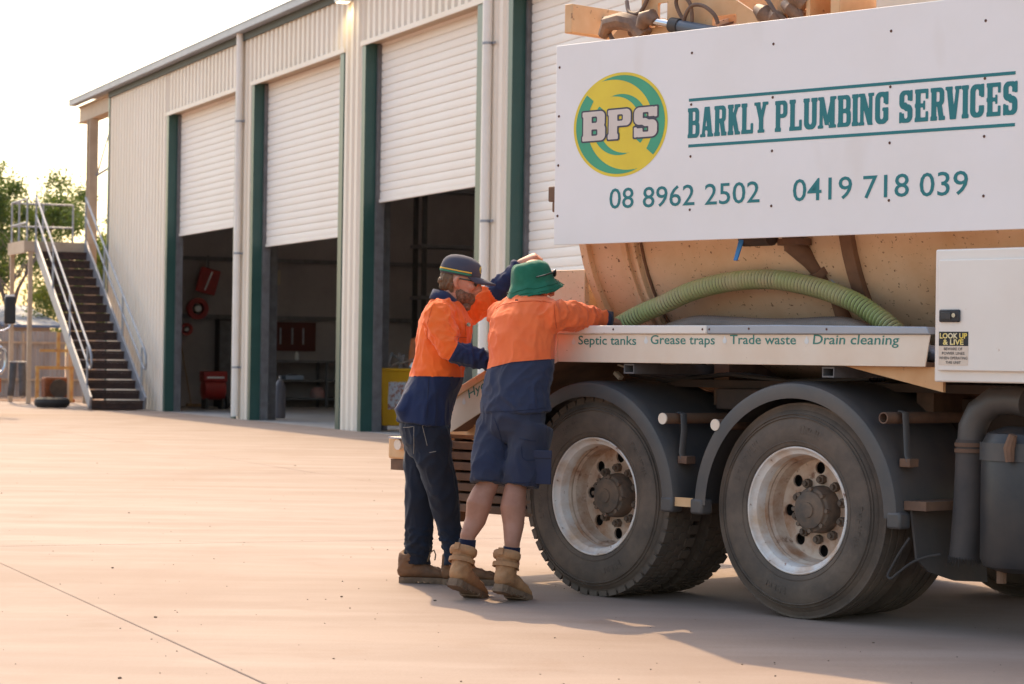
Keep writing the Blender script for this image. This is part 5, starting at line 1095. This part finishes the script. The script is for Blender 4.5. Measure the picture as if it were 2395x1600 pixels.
child('brand_tab', G().box(.012, .028, 12.392, 12.398, 1.522, 1.529).mesh('brand_tab'), so2, (0, 0, 0), mat('tab', (.03, .03, .03), rough=.8))
seam('yoke_seam', sh2, [(-.085, 1.485), (-.052, 1.505), (.002, 1.515), (.057, 1.520), (.112, 1.523), (.165, 1.520), (.205, 1.512)], so2, seam_o)
seam('sleeve_seam', sh2, [(.212, 1.505), (.215, 1.46), (.222, 1.41), (.228, 1.38)], so2, seam_o); seam('waist_seam', sh2, [(-.105, 1.177), (-.06, 1.189), (0, 1.205), (.1, 1.215), (.22, 1.226)], so2, seam_n); seam('hem_seam', sh2, [(-.16, .952), (0, .958), (.12, .97), (.2, .978)], so2, seam_n)
# shorts
g = G(); g.tube([(.012, 12.452, 1.0), (.010, 12.450, .92), (.006, 12.445, .84), (.002, 12.44, .79)], [(.140, .188), (.146, .196), (.138, .190), (.085, .150)], 24, ref=dF)
g.tube([hipL + V3(.0, 0, .02), V3(-.094, 12.435, .76), V3(-.112, 12.352, .66), V3(-.116, 12.338, .585)], [(.112, .105), (.108, .092), (.100, .078), (.094, .076)], 20, ref=dF)
g.tube([hipR + V3(.0, 0, .02), V3(.088, 12.355, .76), V3(.066, 12.325, .66), V3(.056, 12.318, .575)], [(.118, .110), (.108, .096), (.096, .088), (.095, .087)], 20, ref=dF)
sr = remeshed(g, .0095, 5, .5, 'shorts'); wrinkle(sr, .016, lambda c, n: fold(c, 8, .7, .3, 7.0, (1, 1, .6)))
sho = child('shorts', sr, man2, B2, shorts_m)
g = G(); g.box(-.070, .070, -.008, .0, -.085, .08); me = g.mesh('cargo_pocket'); me.transform(T3(.145, 12.268, .675) @ Matrix.Rotation(R(-22), 4, 'Z')); o = child('cargo_pocket', me, sho, (0, 0, 0), shorts_m); b_ = o.modifiers.new('b', 'BEVEL'); b_.width = .008; b_.segments = 2
g = G(); g.box(-.073, .073, -.011, .0, .045, .088); me = g.mesh('pocket_flap'); me.transform(T3(.145, 12.266, .675) @ Matrix.Rotation(R(-22), 4, 'Z')); o = child('pocket_flap', me, sho, (0, 0, 0), shorts_m); b_ = o.modifiers.new('b', 'BEVEL'); b_.width = .006; b_.segments = 2
for q_ in ([(-.085, .92), (-.058, .852), (-.035, .76), (-.03, .708)], [(.054, .781), (.06, .727), (.079, .71), (.14, .711)], [(.045, .82), (.14, .805)], [(-.17, .612), (-.12, .606), (-.06, .606)], [(-.02, .60), (.05, .596), (.12, .60)]): seam('seam', sr, q_, sho, seam_n, .0024)
for a_, toe, p_, yw in ((ankL, (-.145, 12.405), 21, R(60)), (ankR, (.080, 12.335), 16, R(62))):
    g = G(); g.tube([a_ + V3(0, 0, .034), a_ + V3(-.004, 0, -.01), a_ + V3(-.014, -.004, -.055)], [(.0435, .0435), (.044, .044), (.042, .042)], 18); child('sock', g.mesh('sock', 50), man2, B2, sock_m)
    dx = V3(math.cos(yw), math.sin(yw), 0); heel = V3(toe[0], toe[1], 0) - dx * .275
    boot('boot', man2, B2, (heel.x, heel.y, 0.002), yw, R(p_), boot_t, .168, (-.012, 0.0), True, 1.12)
# hat
HC = H2 + V3(-.002, -.008, .0); HMt = Matrix.Translation(HC) @ Matrix.Rotation(R(-9), 4, 'Y') @ Matrix.Rotation(R(4), 4, 'X'); g = G(); n_ = 40
rows = [(0, .112), (.045, .111), (.078, .104), (.094, .088), (.100, .065), (.105, .03), (.110, .006), (.112, .0), (.126, -.022), (.140, -.042), (.150, -.054)]
for i, (r, h) in enumerate(rows):
    for k in range(n_):
        a = 2 * math.pi * k / n_; fl_ = max(0, r - .112) / .04
        rr = r * (1 + .05 * math.cos(2 * a) + .07 * noise.noise(V3(math.cos(a) * 2.2, math.sin(a) * 2.2, h * 22))); hh = h + fl_ * (.020 * math.cos(a - .1) + .010 * math.sin(3 * a + 1.0) - .006) + .012 * noise.noise(V3(rr * 24 * math.cos(a), rr * 24 * math.sin(a), h * 14))
        g.v.append(HMt @ V3(rr * math.cos(a), rr * math.sin(a) * .96, hh))
for i in range(len(rows) - 1):
    for k in range(n_): g.f.append((i * n_ + k, i * n_ + (k + 1) % n_, (i + 1) * n_ + (k + 1) % n_, (i + 1) * n_ + k)); g.mi.append(0)
hat = child('bucket_hat', g.mesh('bucket_hat', None), man2, B2, hat_m); s_ = hat.modifiers.new('sub', 'SUBSURF'); s_.levels = s_.render_levels = 1; s_ = hat.modifiers.new('solid', 'SOLIDIFY'); s_.thickness = .003
for i_ in (7, 8, 9):
    ring_ = [hat.data.vertices[i_ * n_ + k].co.copy() for k in range(n_)]; child('stitch_row', G().tube([p_ + (p_ - HC).normalized() * .002 for p_ in ring_], .0016, 5, closed=True).mesh('stitch_row'), hat, (0, 0, 0), cloth('hat_stitch%d' % i_, (.010, .10, .055), (.012, .12, .065)))
g = G(); g.tube([HMt @ V3(.02, -.112, .030), HMt @ V3(.07, -.100, .034), HMt @ V3(.115, -.055, .040)], .004, 6)
g.sph(HMt @ V3(.120, -.035, .034), (.010, .026, .020), 12, 8); g.sph(HMt @ V3(.122, .025, .034), (.010, .026, .020), 12, 8); child('sunglasses', g.mesh('sunglasses'), man2, B2, glass_m)
g = G(); g.sph(h2d(-.035, 0, .0), (.070, .080, .058), 18, 12, M32); hr = remeshed(g, .006, 2, .5, 'hair'); child('hair', hr, man2, B2, hair_m)
